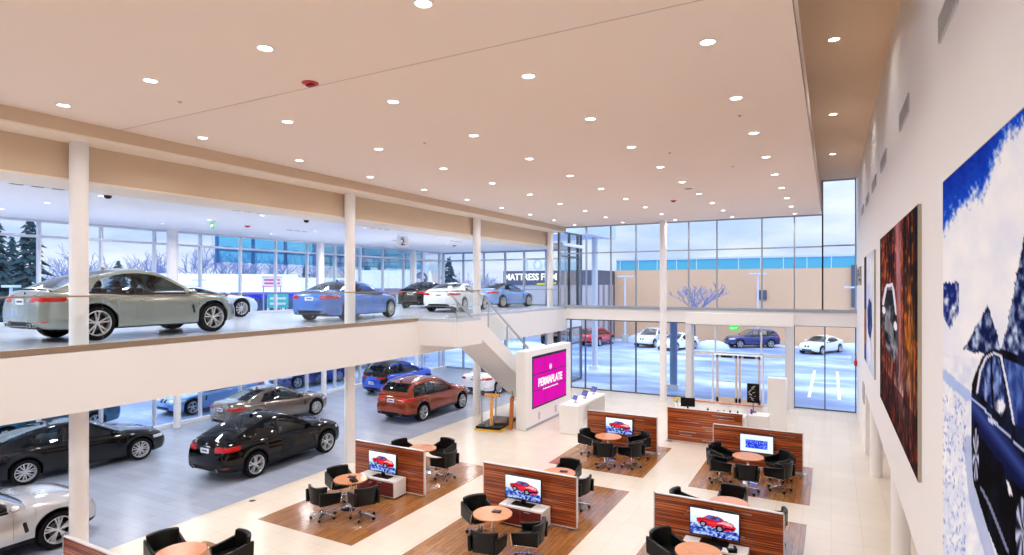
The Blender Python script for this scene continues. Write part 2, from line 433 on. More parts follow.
for y in (7.15, 12.75, 18.35, 23.9):
    lamp(.15, y, 10.28, 7)
    if y > 10: dup(dl, (.05, y, 10.28), 0, 'recessed downlight in the high narrow ceiling strip beside the white wall', 'downlights of the high ceiling strip')
for x in (-15.6, -18.2, -20.8):
    for k in range(-1, 7):
        y = 3.2+4.6*k
        lamp(x, y, 7.78, P_GAL, (1., .95, .90), .1, 165)
        if y > 5: dup(dl, (x, y, 7.78), 0, 'small recessed downlight in the pale gallery ceiling', 'downlights of the gallery ceiling').scale = (.7, .7, 1)
for x in (-14.6, -17.6, -20.8):  # unseen lamps added under the gallery to brighten the lower showroom, without fixtures
    for k in range(-2, 13):
        lamp(x, 2.2+2.3*k, 3.14, P_LOW/2, (1., .97, .95), .12, 165)
def vent(name, x0, x1, y0, y1, z, label, group):
    t = thing(name, label, 'air vent', ((x0+x1)/2, (y0+y1)/2, z), 0, group)
    a = (x1-x0)/2; b = (y1-y0)/2
    MB().box(-a, a, -b, b, -.012, 0).build('vent_frame', M_white, t)
    n = 3
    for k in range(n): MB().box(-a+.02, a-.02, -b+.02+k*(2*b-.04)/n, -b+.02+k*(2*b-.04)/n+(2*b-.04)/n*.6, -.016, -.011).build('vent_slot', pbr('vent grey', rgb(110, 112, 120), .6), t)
for (x, y) in ((-15.4, 6.5), (-15.2, 11.7), (-18.8, 16.7), (-15.3, 17.6), (-16.4, 24.5), (-18.6, 22.8)):
    vent('slot_vent', x-.07, x+.07, y-.6, y+.6, 7.78, 'long slim linear air slot in the gallery ceiling', 'linear air slots of the gallery ceiling')
for y0, y1 in ((6.5, 7.5), (10.24, 11.5), (14.15, 15.6), (17.3, 18.9), (20.6, 22.), (23.4, 24.8)):
    t = thing('wall_vent', 'grey rectangular air grille high on the white picture wall', 'air vent', (1., (y0+y1)/2, CAMZ+2.65), 0, 'air grilles high on the picture wall')
    h = (y1-y0)/2
    MB().box(-.02, 0, -h, h, -.14, .14).build('vent_frame', pbr('pale grey metal', rgb(190, 190, 192), .5), t)
    m = MB()
    for k in range(6): m.box(-.026, -.019, -h+.03, h-.03, -.12+k*.041, -.12+k*.041+.022)
    m.build('louver', pbr('grille shadow grey', rgb(165, 162, 162), .6), t)  # bars toned with the shade between the grille slats
def dome(x, y, z, label):
    t = thing('ceiling_camera', label, 'camera', (x, y, z))
    MB().lathe([(.11, 0), (.11, -.03), (.085, -.05)], 20).build('camera_housing', M_white, t)
    MB().lathe([(.085, -.045), (.08, -.09), (.05, -.125), (0, -.135)], 20).build('camera_dome', pbr('black dome', rgb(12, 12, 14), .08), t)
dome(-15.2, 7.75, 7.79, 'black dome camera on the gallery ceiling just right of the first white column')
dome(-15.25, 13.85, 7.79, 'black dome camera on the gallery ceiling left of the second white column')
def strobe(x, y, z, label, r=.11):
    t = thing('ceiling_fire_strobe', label, 'fire alarm', (x, y, z))
    MB().lathe([(r, 0), (r, -.02), (r*.8, -.035), (0, -.035)], 20).build('strobe_base', M_red, t)
    MB().obox((0, 0, -.05), r*1.0, r*.6, .03).build('strobe_lens', pbr('strobe red lens', rgb(150, 16, 16), .2), t, bevel=.008)
strobe(-7.18, 6.6, ZC+.01, 'red fire strobe on the hall ceiling beside the thin joint line', .13)
strobe(-18.9, 14.4, 7.79, 'red fire strobe on the gallery ceiling beside the green sign', .12)
strobe(-5.2, 22.3, ZC+.01, 'red fire strobe on the hall ceiling toward the entrance', .12)
strobe(-18.2, 26.9, 7.79, 'red fire strobe on the gallery ceiling toward the far glass', .12)
for k, (x, y) in enumerate(((-7.97, 10.6), (-9.9, 6.2), (-1.5, 11.7), (-3.4, 14.2), (-2.3, 16.6))):
    tag(MB().lathe([(.045, 0), (.045, -.008), (.02, -.012), (.02, -.03), (0, -.03)], 14).build('ceiling_sprinkler', pbr('sprinkler cap', rgb(196, 180, 164), .5), loc=(x, y, ZC+.006)),
        'tiny capped sprinkler between the hall ceiling downlights', 'sprinkler', 'sprinklers of the hall ceiling')
t = thing('ceiling_speaker', 'dark flat oval device on the hall ceiling between the two rightmost rows of downlights', 'ceiling speaker', (-4.1, 19.7, ZC))
MB().lathe([(.16, 0), (.16, -.015), (.14, -.02)], 24).build('speaker_rim', M_white, t); MB().lathe([(0, -.016), (.14, -.016)], 24).build('speaker_grille', pbr('speaker grey', rgb(120, 112, 104), .7), t)
def exit_sign(x, y, z, rz, w, label):
    t = thing('exit_sign', label, 'sign', (x, y, z), rz)
    MB().box(-w*.62, w*.62, -.05, .05, -.05, 0).build('sign_mount', M_walu, t)
    s = MB().box(-w/2, w/2, -.012, .012, -.05-w*.55, -.05).build('sign_panel', M_greenlit, t)
    text('lettering', 'EXIT', w*.36, pbr('white lettering', rgb(240, 255, 240), .5, emit=(1, 1, 1), estr=.5), t, (0, -.016, -.05-w*.28), ext=.003)
exit_sign(-4.0, 29.2, 3.74, 0, .40, 'green lit exit sign under the white header above the entrance doors')
exit_sign(-18.6, 12.8, 7.78, R(-20), .36, 'green lit exit sign hanging from the gallery ceiling')
t = thing('hanging_sign', 'square white sign with a black numeral 2 hung from the gallery ceiling', 'sign', (-16.2, 20, 7.78), R(38))
MB().box(-.24, .24, -.015, .015, -.56, -.08).build('sign_panel', M_white, t)
for s in (-1, 1): MB().cyl((s*.18, 0, -.08), (s*.18, 0, 0), .008, n=6).build('sign_rod', M_steel, t)
text('numeral', '2', .42, M_black, t, (0, -.018, -.34), ext=.003)
text('lettering', 'LEVEL', .07, pbr('dark grey letters', rgb(90, 90, 100), .5), t, (0, -.018, -.13), ext=.003)
tag(MB().box(-.1, .02, -.07, .07, -.12, .12).build('fire_alarm_box', M_red, loc=(.985, 29.6, 2.2), bevel=.02), 'red fire alarm box at the right edge of the far glass wall', 'fire alarm')
t = thing('wall_panel', 'grey flat access panel at the far end of the right hand wall', 'panel', (1., 23.6, 1.9))
MB().box(-.03, 0, -.55, .55, -.32, .32).build('panel_body', pbr('panel grey', rgb(170, 166, 160), .5), t, bevel=.008)
MB().box(-.036, -.029, .4, .44, -.05, .05).build('latch', M_dalu, t)
# ------------------------------------------------------------------ cars
M_tyre = pbr('tyre rubber', rgb(12, 12, 13), .7, spec=.2)
M_rim = pbr('alloy rim', rgb(222, 224, 228), .28, .55)
M_rimd = pbr('dark wheel well', rgb(10, 10, 11), .8)
M_trim = pbr('car black trim', rgb(10, 10, 11), .45, spec=.25)
M_gl = glass('tinted car glass', (.74, .82, .84), 1.3, 1.5)
M_gld = glass('dark car glass', (.10, .11, .12), 1.6, 1.5)
M_tail = pbr('red lamp lens', rgb(176, 6, 14), .12, coat=1, spec=.2)
M_head = pbr('head lamp lens', rgb(205, 215, 225), .08, .3, coat=1)
M_seat = pbr('car seat', rgb(52, 50, 50), .6)
M_plate = pbr('number plate', rgb(225, 228, 232), .5)
M_amber = pbr('amber lens', rgb(220, 120, 30), .2)
M_blue = pbr('emblem blue', rgb(40, 110, 190), .3)

def pts_interp(a, b, t): return a+(b-a)*t
def make_wheel(Rw, W, n, style):
    key = ('wheel', round(Rw, 3), n, style)
    if key in MATS: return MATS[key]
    rr = Rw*.745
    tm = MB().lathe([(rr*.96, -W*.5+.02), (rr, -W*.5), (Rw*.95, -W*.5), (Rw, -W*.36), (Rw, W*.36), (Rw*.95, W*.5), (rr, W*.5), (rr*.97, W*.46)], 40, axis='y')
    tire = tm.mesh('tyre', M_tyre, 40)
    r = MB().lathe([(rr, W*.48), (rr*.95, W*.5), (rr*.91, W*.44), (rr*.9, -W*.3)], 40, axis='y', m=0)
    r.lathe([(0, -W*.1), (rr*.92, -W*.1)], 30, axis='y', m=1)
    r.lathe([(.0, W*.08), (rr*.55, W*.08), (rr*.55, W*.02)], 30, axis='y', m=2)      # brake disc
    r.lathe([(0, W*.40), (rr*.12, W*.40), (rr*.2, W*.3), (rr*.2, 0)], 20, axis='y', m=0)
    def spoke(a, a2, w0, w1):
        c, s = math.cos, math.sin
        v = []
        for (rad, ang, w, y) in ((rr*.12, a, w0, W*.36), (rr*.95, a2, w1, W*.44)):
            for dw, dy in ((-w, 0), (w, 0), (w*.8, -.05), (-w*.8, -.05)):
                v.append((rad*c(ang)-dw*s(ang), y+dy, rad*s(ang)+dw*c(ang)))
        r.add(v, [(0, 1, 5, 4), (1, 2, 6, 5), (2, 3, 7, 6), (3, 0, 4, 7)], 0)
    for k in range(n):
        a = 2*PI*k/n+.3
        if style == 'double':
            spoke(a-.06, a-.19, rr*.045, rr*.045); spoke(a+.06, a+.19, rr*.045, rr*.045)
        elif style == 'y':
            spoke(a, a, rr*.06, rr*.03); spoke(a+.05, a+.26, rr*.03, rr*.04); spoke(a-.05, a-.26, rr*.03, rr*.04)
        else: spoke(a, a, rr*.055, rr*.05)
    rim = r.mesh('rim', [M_rim, M_rimd, pbr('brake disc', rgb(90, 90, 92), .4, .8)], 40, fix=False)
    MATS[key] = (tire, rim); return tire, rim

SPECS = {}
SPECS['sedan'] = dict(L=4.64, W=1.82, wb=2.81, fo=.80, Rw=.335, sill=.2,
    zs=[(-1, .86), (-.94, .95), (-.5, .955), (0, .92), (.42, .90), (.72, .82), (.93, .70), (1, .58)],
    zc=[(-1, .94), (-.965, 1.06), (-.9, 1.085), (-.7, 1.09), (-.4, 1.05), (.2, 1.0), (.45, .985), (.7, .915), (.92, .80), (1, .66)],
    roof=[(-1.78, 1.088), (-1.15, 1.33), (-.55, 1.43), (-.1, 1.445), (.38, 1.385), (.8, 1.2), (1.24, .99)], xh=.40, xrh=-1.0,
    win=(-1.28, .95), shear=(.33, 0), bp=(-.22,), wr=.57, tail=(24, 66, .77, .93), head=(22, 62, .60, .74), plate=.80)
SPECS['coupe'] = dict(SPECS['sedan'], W=1.87, zs=[(-1, .84), (-.94, .95), (-.55, .97), (-.1, .90), (.42, .87), (.72, .80), (.93, .69), (1, .56)],
    roof=[(-1.82, 1.088), (-1.15, 1.28), (-.5, 1.375), (-.05, 1.385), (.34, 1.33), (.8, 1.15), (1.24, .97)], win=(-1.2, .92), shear=(.42, 0), bp=(-.45,))
SPECS['suv'] = dict(L=4.67, W=1.89, wb=2.81, fo=.86, Rw=.365, sill=.27, clad=1, rails=1,
    zs=[(-1, .92), (-.95, 1.03), (-.6, 1.05), (0, 1.02), (.42, 1.02), (.72, .97), (.93, .84), (1, .70)],
    zc=[(-1, .98), (-.97, 1.10), (-.9, 1.12), (-.4, 1.1), (.2, 1.08), (.45, 1.10), (.7, 1.06), (.92, .95), (1, .80)],
    roof=[(-2.24, 1.12), (-2.05, 1.42), (-1.85, 1.58), (-1.2, 1.655), (-.3, 1.68), (.35, 1.63), (.75, 1.43), (1.25, 1.10)], xh=.40, xrh=-1.88,
    win=(-1.95, .95), shear=(.16, 0), bp=(-.25, -1.15), wr=.60, tail=(24, 64, .90, 1.10), head=(22, 60, .74, .90), plate=.93)
SPECS['bigsuv'] = dict(SPECS['suv'], L=4.89, W=1.94, wb=2.93, fo=.88, Rw=.385)
SPECS['fastback'] = dict(SPECS['suv'], L=4.67, W=1.90, wb=2.81, fo=.86, Rw=.37, sill=.26, clad=1, rails=0,
    zs=[(-1, .92), (-.95, 1.05), (-.6, 1.06), (0, 1.0), (.42, 1.0), (.72, .95), (.93, .82), (1, .68)],
    zc=[(-1, 1.0), (-.97, 1.15), (-.9, 1.17), (-.4, 1.1), (.2, 1.06), (.45, 1.08), (.7, 1.03), (.92, .92), (1, .78)],
    roof=[(-2.14, 1.17), (-1.6, 1.39), (-1.05, 1.54), (-.5, 1.61), (-.15, 1.62), (.35, 1.57), (.75, 1.38), (1.25, 1.08)], xh=.38, xrh=-.98,
    win=(-1.62, .95), shear=(.42, 0), bp=(-.28,), wr=.58, tail=(22, 64, .86, 1.07), head=(22, 60, .72, .87), plate=.90)
SPECS['bigfastback'] = dict(SPECS['fastback'], L=4.92, W=1.99, wb=2.93, fo=.90, Rw=.395, quad=1, clad=0,
    roof=[(-2.28, 1.19), (-1.7, 1.43), (-1.1, 1.60), (-.5, 1.675), (-.1, 1.69), (.42, 1.63), (.85, 1.42), (1.38, 1.10)], win=(-1.7, 1.05))
SPECS['gt'] = dict(SPECS['sedan'], L=4.82, W=1.83, wb=2.92, fo=.84, Rw=.345,
    zs=[(-1, .88), (-.94, .99), (-.5, 1.0), (0, .97), (.42, .94), (.72, .86), (.93, .73), (1, .60)],
    zc=[(-1, .98), (-.965, 1.12), (-.9, 1.145), (-.7, 1.13), (-.4, 1.06), (.2, 1.02), (.45, 1.02), (.7, .95), (.92, .83), (1, .68)],
    roof=[(-2.05, 1.14), (-1.5, 1.34), (-.9, 1.47), (-.3, 1.515), (.05, 1.515), (.5, 1.45), (.9, 1.26), (1.35, 1.03)], xh=.52, xrh=-1.0, win=(-1.6, 1.02), shear=(.36, 0), bp=(-.2,), tail=(24, 64, .82, .99))
SPECS['hatch'] = dict(SPECS['suv'], L=4.01, W=1.78, wb=2.57, fo=.70, Rw=.35, sill=.2, clad=0, rails=0, twotone=1,
    roof=[(-1.92, 1.06), (-1.72, 1.36), (-1.5, 1.5), (-.9, 1.58), (-.1, 1.59), (.45, 1.53), (.85, 1.33), (1.3, 1.06)], xh=.46, xrh=-1.52, win=(-1.5, .98), shear=(.1, 0), bp=(-.2, -.95), tail=(18, 50, .84, .98), head=(24, 60, .70, .86), plate=.62)
SPECS['sport'] = dict(SPECS['coupe'], L=4.69, W=1.94, wb=2.80, fo=.95, Rw=.345, sill=.16,
    zs=[(-1, .80), (-.94, .92), (-.55, .95), (-.1, .84), (.42, .84), (.72, .80), (.93, .62), (1, .48)],
    zc=[(-1, .88), (-.96, 1.0), (-.9, 1.02), (-.7, 1.0), (-.4, .96), (.2, .9), (.45, .9), (.7, .80), (.92, .64), (1, .52)],
    roof=[(-1.75, 1.02), (-1.1, 1.19), (-.5, 1.275), (-.1, 1.29), (.25, 1.25), (.8, 1.06), (1.35, .88)], xh=.25, win=(-1.05, .95), hoodblack=1)
SPECS['cabrio'] = dict(SPECS['coupe'], L=4.4, W=1.78, wb=2.66, softtop=1)

def _sh(x):
    t = max(0., min(1., (x+1.2)/1.3)); return x-.37*t*t*(3-2*t)
for _k in SPECS:
    _s = SPECS[_k] = dict(SPECS[_k])
    _s['roof'] = [(_sh(x), z) for x, z in _s['roof']]; _s['xh'] = _sh(_s['xh']); _s['win'] = (_s['win'][0], _sh(_s['win'][1])); _s['bp'] = tuple(_sh(b) for b in _s['bp'])
def make_car(name, label, loc, heading, kind, col, group=None, spokes=(5, 'double'), glassm=None, far=False, roof_black=False):
    s = dict(SPECS[kind]); gm = glassm or M_gl
    L, W, wb, fo, Rw = s['L'], s['W'], s['wb'], s['fo'], s['Rw']
    xf = wb/2+fo; xr = xf-L; hw = W/2
    def nx(u): return (u*xf if u >= 0 else -u*xr)
    fzs = pchip([(nx(u), z) for u, z in s['zs']]); fzc = pchip([(nx(u), z) for u, z in s['zc']])
    sill = s['sill']; Ra = Rw+.055; zw = Rw
    def wid(x):
        d = 0.
        if x > wb/2-.1: d = (x-(wb/2-.1))/(xf-(wb/2-.1)); return hw*(1-.30*d**2.6)
        if x < -wb/2+.1: d = (-wb/2+.1-x)/(-wb/2+.1-xr); return hw*(1-.20*d**2.8)
        return hw*(1-.015*math.cos(PI*x/wb)**2)
    def zbot(x):
        for xw in (wb/2, -wb/2):
            dx = abs(x-xw)
            if dx < Ra-1e-6: return max(sill, zw+math.sqrt(Ra*Ra-dx*dx))
        e = 0
        if x > wb/2+Ra: e = (x-wb/2-Ra)/max(.01, xf-wb/2-Ra)
        if x < -wb/2-Ra: e = (-wb/2-Ra-x)/max(.01, -wb/2-Ra-xr)
        return sill+.04*e
    xs = set([xr, xf, xr+.015, xf-.015, xr+.05, xf-.05, xr+.11, xf-.11])
    n = 16 if far else 30
    for i in range(n+1): xs.add(xr+.2+(L-.4)*i/n)
    for xw in (wb/2, -wb/2):
        for k in range(0, 17): xs.add(xw-Ra*math.cos(PI*k/16))
        xs.add(xw-Ra-.004); xs.add(xw+Ra+.004)
    xs = sorted(xs); ys = [xs[0]]
    for x in xs[1:]:
        if x-ys[-1] > .003: ys.append(x)
    xs = ys
    # half section: (y fraction, height fraction between bottom and shoulder)
    sec = [(0, 0), (.80, 0), (.955, .03), (.982, .16), (.995, .34), (1.0, .52), (.992, .70), (.984, .80), (.968, .90), (.935, 1.0)]
    top = [(.86, .42), (.70, .80), (.45, .95), (.22, .99), (0, 1.)]
    if s.get('softtop') is None and not far: pass
    def ring(x):
        b = zbot(x); zs = fzs(x); zc = fzc(x); w = wid(x)
        e = min(x-xr, xf-x); ins = 0.
        if e < .12: ins = (1-e/.12)**2
        pts = []
        for (fy, fz) in sec: pts.append((w*fy*(1-.07*ins), b+.05*ins+(zs-b-.08*ins)*fz))
        for (fy, fz) in top: pts.append((w*fy*(1-.07*ins), zs-.03*ins+(zc-zs)*fz))
        out = []
        for (y, z) in pts:
            ex = 0
            if x > wb/2+Rw*.8:
                q = (x-wb/2-Rw*.8)/(xf-wb/2-Rw*.8); h = (z-.46)/.5; ex = -.13*q*q*(h*h if h > 0 else h*h*1.2)
            elif x < -wb/2-Rw*.8:
                q = (-wb/2-Rw*.8-x)/(-wb/2-Rw*.8-xr); h = (z-.60)/.55; ex = .10*q*q*h*h*(1.3 if h < 0 else .7)
            out.append((x+ex, y, z))
        return out
    root = thing(name, label, 'car', loc, heading, group)
    body = MB(); rings = []
    nh = len(sec)+len(top)
    for x in xs:
        h = ring(x); full = h + [(p[0], -p[1], p[2]) for p in reversed(h[1:-1])]
        rings.append(len(body.v)); body.v += full
    N = 2*nh-2
    xc = s['roof'][-1][0]; xrb = s['roof'][0][0]
    for i in range(len(xs)-1):
        xm = (xs[i]+xs[i+1])/2
        for j in range(N):
            j2 = (j+1) % N; jj = j if j < nh-1 else N-1-j
            m = 0
            if jj < 2: m = 1
            elif s.get('clad') and jj < 3: m = 1
            elif jj >= len(sec)-0 and xrb+.25 < xm < xc-.22: m = 1
            elif s.get('hoodblack') and jj >= len(sec)+1 and xm > .9 and xm < xf-.4: m = 1
            elif s.get('twotone') and xm < -wb/2-.42 and jj > 4: m = 1
            body.f.append((rings[i]+j, rings[i]+j2, rings[i+1]+j2, rings[i+1]+j)); body.m.append(m)
    for k, rv in ((0, True), (len(rings)-1, False)):
        idx = list(range(rings[k], rings[k]+N))
        # end cap as strips between mirrored points
        for j in range(nh-1):
            a, b = rings[k]+j, rings[k]+j+1
            c = rings[k]+((N-j-1) % N if j+1 < nh-1 else nh-1); d = rings[k]+((N-j) % N)
            q = [a, b, c, d]; q2 = []
            for t in q:
                if t not in q2: q2.append(t)
            if len(q2) > 2: body.f.append(tuple(q2)); body.m.append(0 if j > 2 or not s.get('clad') else 1)
    bo = body.build('body', [col, M_trim], root, smooth=40, fix=True)
    # ---------------------------------------------------------- greenhouse
    kn = s['roof']; fr = pchip(kn); H = max(z for _, z in kn); xh, xrh = s['xh'], s['xrh']
    wr = hw*s['wr']*1.12
    shb, _ = s['shear']; w0, w1 = s['win']
    def yside(x, z, zs):
        yb = wid(x)*.945; t = max(0, min(1, (z-zs)/(H-.06-zs)))
        return yb+(wr-yb)*(t**1.25)
    def taper(x):   # plan taper of the roof toward the rear
        return 1-.10*max(0, (xrh+.7-x)/2.)**1.5 if x < xrh+.7 else 1
    st = set([xrb, xc, xh, xrh, w0, w1])
    nst = 22 if far else 44
    for i in range(nst+1): st.add(xrb+(xc-xrb)*i/nst)
    for b in s['bp']: st.add(b-.04); st.add(b+.04)
    st = sorted(st); q = [st[0]]
    for x in st[1:]:
        if x-q[-1] > .006: q.append(x)
    st = q
    T = [0, .12, .5, .88, 1.]
    def shear(x):
        if x < w0-.3: return 0
        if x < w0: return shb*(1-(w0-x)/.3)
        return shb*max(0, 1-(x-w0)/1.0)
    grid = []
    for x in st:
        row = []
        for t in T:
            xx = min(xc, x+shear(x)*t)
            zs = fzs(xx)-.015; zr = max(fr(xx), zs+.02); h = zr-zs; cr = min(.055, .3*h)
            ze = zr-cr
            tt = t
            z = zs+(ze-zs)*tt
            if t == .12: z = zs+min(.035, .2*h)
            if t == .88: z = ze-min(.075, .22*h)
            row.append((xx, yside(xx, z, zs)*taper(xx), z))
        xe, ye, zee = row[-1]
        for f, ft, sh in ((.90, .28, .8), (.62, .70, .5), (.32, .93, .25), (0, 1., 0)):
            xx = min(xc, x+shear(x)*sh); zs = fzs(xx)-.015; zr = max(fr(xx), zs+.02); cr = min(.055, .3*(zr-zs))
            bow = 0
            if xx > xh-.1: bow = .12*min(1, (xx-xh+.1)/.8)*(1-f*f)
            if xx < xrh+.1: bow = -.08*min(1, (xrh+.1-xx)/.8)*(1-f*f)
            row.append((xx+bow*(1 if f < .9 else .5), ye*f, zr-cr*(1-ft)))
        grid.append(row)
    nr = len(grid[0])
    shell = MB(); parts = {}
    def mir(p): return (p[0], -p[1], p[2])
    bps = s['bp']
    for i in range(len(st)-1):
        xm = (st[i]+st[i+1])/2
        for j in range(nr-1):
            kindf = 'body'
            if 1 <= j <= 2 and w0 < xm < w1:
                if any(abs(xm-b) < .041 for b in bps): kindf = 'pillar'
                else:
                    k = 0
                    for b in sorted(bps, reverse=True):
                        if xm < b: k += 1
                    kindf = 'side%d' % k
            elif j == 0 and w0-.05 < xm < w1+.05: kindf = 'pillar'
            elif j >= 5 and xh < xm < xc-.02: kindf = 'windshield'
            elif j >= 5 and xrb+.06 < xm < xrh: kindf = 'rear'
            elif (roof_black or s.get('softtop')) and j >= 3: kindf = 'pillar'
            elif s.get('twotone') and (xm < xrh+.05 or j >= 4): kindf = 'pillar'
            for sd in (1, -1):
                P = [grid[i][j], grid[i+1][j], grid[i+1][j+1], grid[i][j+1]]
                if sd < 0: P = [mir(p) for p in reversed(P)]
                key = kindf if not kindf.startswith('side') else kindf+('l' if sd > 0 else 'r')
                if kindf in ('body', 'pillar'): shell.add(P, [(0, 1, 2, 3)], 0 if kindf == 'body' else 1)
                else: parts.setdefault(key, MB()).add(P, [(0, 1, 2, 3)])
    shell.build('roof', [col, M_trim], root, smooth=50, fix=True)
    nm = {'windshield': 'windshield', 'rear': 'rear_window'}
    for k, mb in parts.items(): mb.build(nm.get(k, 'side_window'), gm, root, smooth=60, fix=True)
    # ---------------------------------------------------------- surface details by projection
    bv = BVHTree.FromPolygons([v.co.copy() for v in bo.data.vertices], [tuple(p.vertices) for p in bo.data.polygons])
    def cast(o, d):
        h = bv.ray_cast(Vector(o), Vector(d).normalized())
        return h[0]
    def patch(pname, fn, nu, nv, mat, off=.008, parent=root, sides=(1, -1)):
        """fn(u,v) -> (origin, direction) on the left half; mirrored for the right"""
        made = []
        for sd in sides:
            V = []; ok = True
            for j in range(nv+1):
                for i in range(nu+1):
                    o, d = fn(i/nu, j/nv); d = Vector(d).normalized()
                    h = cast((o[0], o[1], o[2]), d)
                    if h is None: ok = False; break
                    edge = i in (0, nu) or j in (0, nv)
                    p = h - d*(off if not edge else -.004)
                    V.append((p.x, p.y*sd, p.z))
                if not ok: break
            if not ok: continue
            F = [(j*(nu+1)+i, j*(nu+1)+i+1, (j+1)*(nu+1)+i+1, (j+1)*(nu+1)+i) for j in range(nv) for i in range(nu)]
            made.append(MB().add(V, F).build(pname, mat, parent, smooth=60, fix=True))
        return made
    def polar(x0, a0, a1, z0, z1, front, taperz=0.):
        def fn(u, v):
            a = R(a0+(a1-a0)*u); z = z0+(z1-z0)*v
            z = z0+(z1-z0)*(v*(1-taperz*u)+taperz*u*.5)
            d = Vector((math.cos(a) if front else -math.cos(a), math.sin(a), 0))
            return (Vector((x0, 0, z))+d*4, -d)
        return fn
    def flat(y0, y1, z0, z1, front, k=0.):
        def fn(u, v):
            y = y0+(y1-y0)*u; z = z0+(z1-z0)*v
            return ((9 if front else -9, y, z), (-1 if front else 1, 0, 0))
        return fn
    def side(x0, x1, z0, z1, lean=0.):
        def fn(u, v):
            x = x0+(x1-x0)*u+lean*v; z = z0+(z1-z0)*v
            return ((x, 6, z), (0, -1, 0))
        return fn
    a0, a1, z0, z1 = s['tail']
    nu = 6 if far else 12
    patch('tail_lamp', polar(xr+.95, a0, a1, z0, z1, False, .25), nu, 3, M_tail, .012)
    a0, a1, z0, z1 = s['head']
    patch('head_lamp', polar(xf-.95, a0, a1, z0, z1, True, .2), nu, 3, M_head, .012)
    zp = s['plate']
    h = cast((-9, 0, zp), (1, 0, 0))
    if h: MB().box(h.x-.02, h.x+.06, -.17, .17, zp-.065, zp+.065).box(h.x-.022, h.x-.019, -.12, .12, zp-.02, zp+.025, 1).build('number_plate', [M_plate, pbr('plate print', rgb(70, 80, 120), .5)], root)
    zg = (s['head'][2]+s['head'][3])/2
    patch('kidney_grille', flat(.035, .21, zg-.10, zg+.06, True), 5, 3, M_trim, .02)
    patch('front_intake', flat(-.45, .45, .26, .42, True), 8, 3, M_trim, .01, sides=(1,))
    patch('rear_diffuser', flat(-.55, .55, sill+.07, sill+.21, False), 8, 3, M_trim, .012, sides=(1,))
    zt = sill+.12
    for yy in ((.42, .56) if s.get('quad') else (.50,)):
        for sd in (1, -1):
            hh = cast((-9, yy, zt+.06), (1, 0, 0))
            if hh: MB().cyl((hh.x-.03, sd*yy, zt), (hh.x+.15, sd*yy, zt), .042, n=14).cyl((hh.x-.031, sd*yy, zt), (hh.x-.03, sd*yy, zt), .034, n=14, m=1).build('exhaust_pipe', [M_steel, M_rimd], root)
    zb = s['zs'][3][1]
    if not far:
        for xd in ([xc-.22]+[b-.02 for b in bps]+([w0+.25] if kind in ('sedan', 'gt', 'suv', 'bigsuv', 'fastback', 'bigfastback') else [])):
            patch('door_seam', side(xd-.006, xd+.006, sill+.12, fzs(xd)-.03), 2, 10, M_trim, .002)
        for xd in (bps[0]+.02, w0+.45) if kind not in ('coupe', 'sport', 'cabrio', 'hatch') else (bps[0]+.05,):
            patch('door_handle', side(xd, xd+.18, zb-.13, zb-.10), 4, 2, col, .03)
        patch('side_crease', side(-wb/2+.35, wb/2-.35, sill+.075, sill+.10), 12, 2, M_trim if s.get('clad') else col, .012)
        patch('side_vent', side(wb/2-.62, wb/2-.52, .52, .78, -.06), 3, 5, M_trim, .006)
        patch('rear_reflector', polar(xr+.95, 34, 48, z0*.62, z0*.62+.035, False), 5, 2, M_tail, .008)
        # emblem on the tail and nose: dark ring with blue and white quarters
        for fx, dx in ((-9, 1), (9, -1)):
            ze = s['tail'][3]+.01 if fx < 0 else s['head'][3]+.03
            hh = cast((fx, 0, ze), (dx, 0, 0))
            if hh:
                em = MB().cyl((hh.x-dx*.012, 0, ze), (hh.x+dx*.05, 0, ze), .041, n=20)
                for qd in range(4):
                    vs = [(hh.x-dx*.014, 0, ze)]+[(hh.x-dx*.014, .03*math.cos(PI/2*qd+PI/8*k), ze+.03*math.sin(PI/2*qd+PI/8*k)) for k in range(5)]
                    em.add(vs, [(0, 1, 2, 3, 4, 5)], 1+qd % 2)
                em.build('emblem', [M_black, M_blue, M_white], root)
    # ---------------------------------------------------------- mirrors, rails, antenna, seats
    for sd in (1, -1):
        xm = xc-.22; zm = fzs(xm)+.09; ym = wid(xm)*.945
        MB().ball((xm, sd*(ym+.10), zm), .085, .105, .07, 12).build('wing_mirror', col if not s.get('clad') or kind.startswith('big') else col, root)
        MB().obox((xm, sd*(ym+.0), zm-.055), .06, .12, .03).build('mirror_stalk', M_trim, root)
    if s.get('rails'):
        for sd in (1, -1):
            pts = [(x, sd*(wr*.90), fr(x)+.005+(.03 if 0 < k < 6 else 0)) for k, x in enumerate([xrh+.12+(xh-xrh-.2)*k/6 for k in range(7)])]
            MB().tube(pts, .018, 8).build('roof_rail', M_steel, root)
    xa = xrh+.18
    MB().prism([(-.10, -.02), (.07, -.02), (-.07, .055)], -.02, .02, 'y').build('roof_antenna', col if not roof_black else M_trim, root, loc=(xa, 0, fr(xa)-.005))
    if not far:
        zseat = zb-.02
        for (xq, n_) in ((.0, 2), (-.85, 2)):
            for sd in (1, -1):
                m = MB().obox((xq-.22, sd*.38, zseat-.08), .14, .46, .62, ry=-.22).obox((xq-.32, sd*.38, zseat+.32), .09, .24, .17, ry=-.2)
                if fr(xq-.32) > zseat+.42: m.build('car_seat', M_seat, root, bevel=.04)
        MB().obox((xc-.45, 0, zseat-.02), .35, hw*1.6, .14).build('dashboard', M_seat, root, bevel=.03)
        sw = MB(); sw.lathe([(.17, -.012), (.19, 0), (.17, .012)], 20, axis='z'); o = sw.build('steering_wheel', M_trim, root); o.location = (xc-.72, .38, zseat+.05); o.rotation_euler = (0, R(-65), 0)
    MB().box(-wb/2-.5, wb/2+.5, -hw*.62, hw*.62, sill-.03, sill+.25).build('underbody', M_rimd, root)
    tire, rim = make_wheel(Rw, .25, *spokes)
